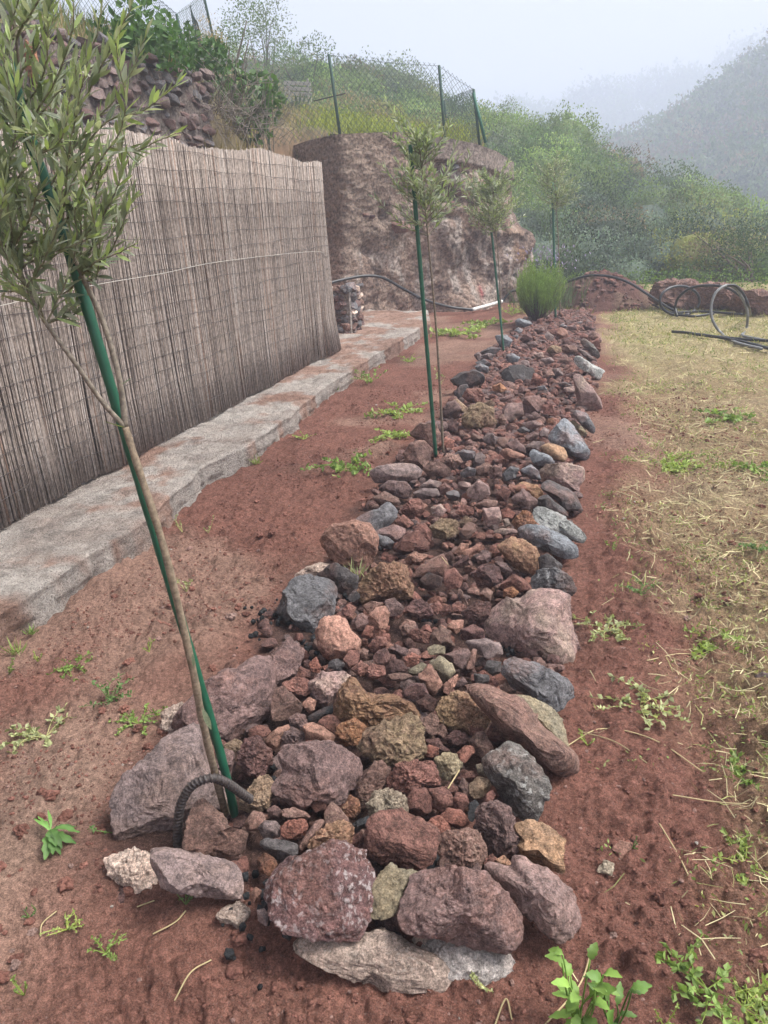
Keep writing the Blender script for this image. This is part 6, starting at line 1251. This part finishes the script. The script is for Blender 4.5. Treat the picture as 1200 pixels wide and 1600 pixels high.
def leafy(px, py, label, specs, col, seed, up=1.0):
    g = np.random.default_rng(seed); b = G(px, py, 0.); b[2] = tz(b[0], b[1]); t = empty("leafy_weed", b, label, "weed")
    for k, (a, el, h, L, Wd, lob, cm_) in enumerate(specs):
        d = np.array([math.cos(a)*math.cos(el), math.sin(a)*math.cos(el), math.sin(el)]); s0 = np.array([math.cos(a)*h*.22, math.sin(a)*h*.22, h]); me = bigleaf("leaf", L, Wd, lob, np.array(col)*cm_, g); o = ob("leaf", me, t)
        nz = unit(np.array([0, 0, 1.]) - d*d[2] + g.normal(0, .25, 3)); x_ = unit(np.cross(d, nz)); z_ = np.cross(x_, d); o.matrix_local = Matrix([[x_[0], d[0], z_[0], s0[0]], [x_[1], d[1], z_[1], s0[1]], [x_[2], d[2], z_[2], s0[2]], [0, 0, 0, 1]])
        mb = MB(); mb.tube(spline([[0, 0, -.005], s0*.5 + g.normal(0, .006, 3), s0], 8), .0018, 5, np.array(col)*1.2); ob("stem", mb.mesh("stem", LEAF, True), t)
    return t
rr = np.random.default_rng(5)
leafy(905, 1600, "tall bright green leafy weed before the tilted pink slab", [(rr.uniform(0, 6.28), rr.uniform(-.1, .9), h, rr.uniform(.03, .052), rr.uniform(.02, .034), .3, rr.uniform(.8, 1.7)) for h in np.linspace(.02, .19, 24)], (.17, .28, .06), 7)
leafy(960, 1600, "smaller green leafy weed beside the tall bright one", [(rr.uniform(0, 6.28), rr.uniform(0, .9), h, rr.uniform(.028, .045), rr.uniform(.018, .028), .3, rr.uniform(.8, 1.5)) for h in np.linspace(.02, .15, 11)], (.11, .20, .045), 8)
leafy(85, 1322, "weed with large toothed leaves lying on the soil by the big slab boulder", [(rr.uniform(-1.2, .9), rr.uniform(-.1, .12), rr.uniform(.008, .03), rr.uniform(.05, .085), rr.uniform(.025, .04), .35, rr.uniform(.8, 1.5)) for k in range(8)] + [(2.6, .25, .02, .07, .010, 0, 1.8), (2.2, .35, .02, .07, .010, 0, 1.9), (2.9, .45, .02, .06, .010, 0, 1.9)], (.10, .20, .05), 9)
# single dry stalks
mb = MB()
for pts in ([(770, 1600), (790, 1560), (800, 1585)], [(850, 1600), (905, 1530), (925, 1480)], [(548, 1490), (590, 1478), (618, 1500)], [(240, 1465), (275, 1450), (293, 1436)], [(273, 1565), (300, 1530), (330, 1500)], [(215, 1420), (243, 1416)], [(905, 1150), (960, 1165), (1010, 1200)], [(880, 1180), (940, 1140), (1020, 1160), (1100, 1200)], [(1000, 800), (1040, 860), (1080, 880)], [(700, 1232), (718, 1203)], [(1050, 1250), (1130, 1240), (1200, 1238)], [(1010, 1040), (1080, 1010), (1190, 1050)], [(690, 870), (700, 882)], [(65, 1470), (68, 1450), (90, 1430)], [(1030, 1290), (1060, 1330), (1075, 1370)]):
    P = []
    for a, b in pts:
        q = G(a, b, 0.); q[2] = tz(q[0], q[1]) + .006
        if 380 < a < 880 and 480 < b < 1440: q = G(a, b, .16)
        P.append(q)
    mb.tube(spline(P, 24) if len(P) > 2 else np.array(P), .0017, 5, np.array([.42, .34, .19])*g.uniform(.8, 1.2))
tag(ob("dry_stalks_litter", mb.mesh("dry_stalks_litter", DRY)), "long dry stalks lying over soil and stones", kind="stuff")
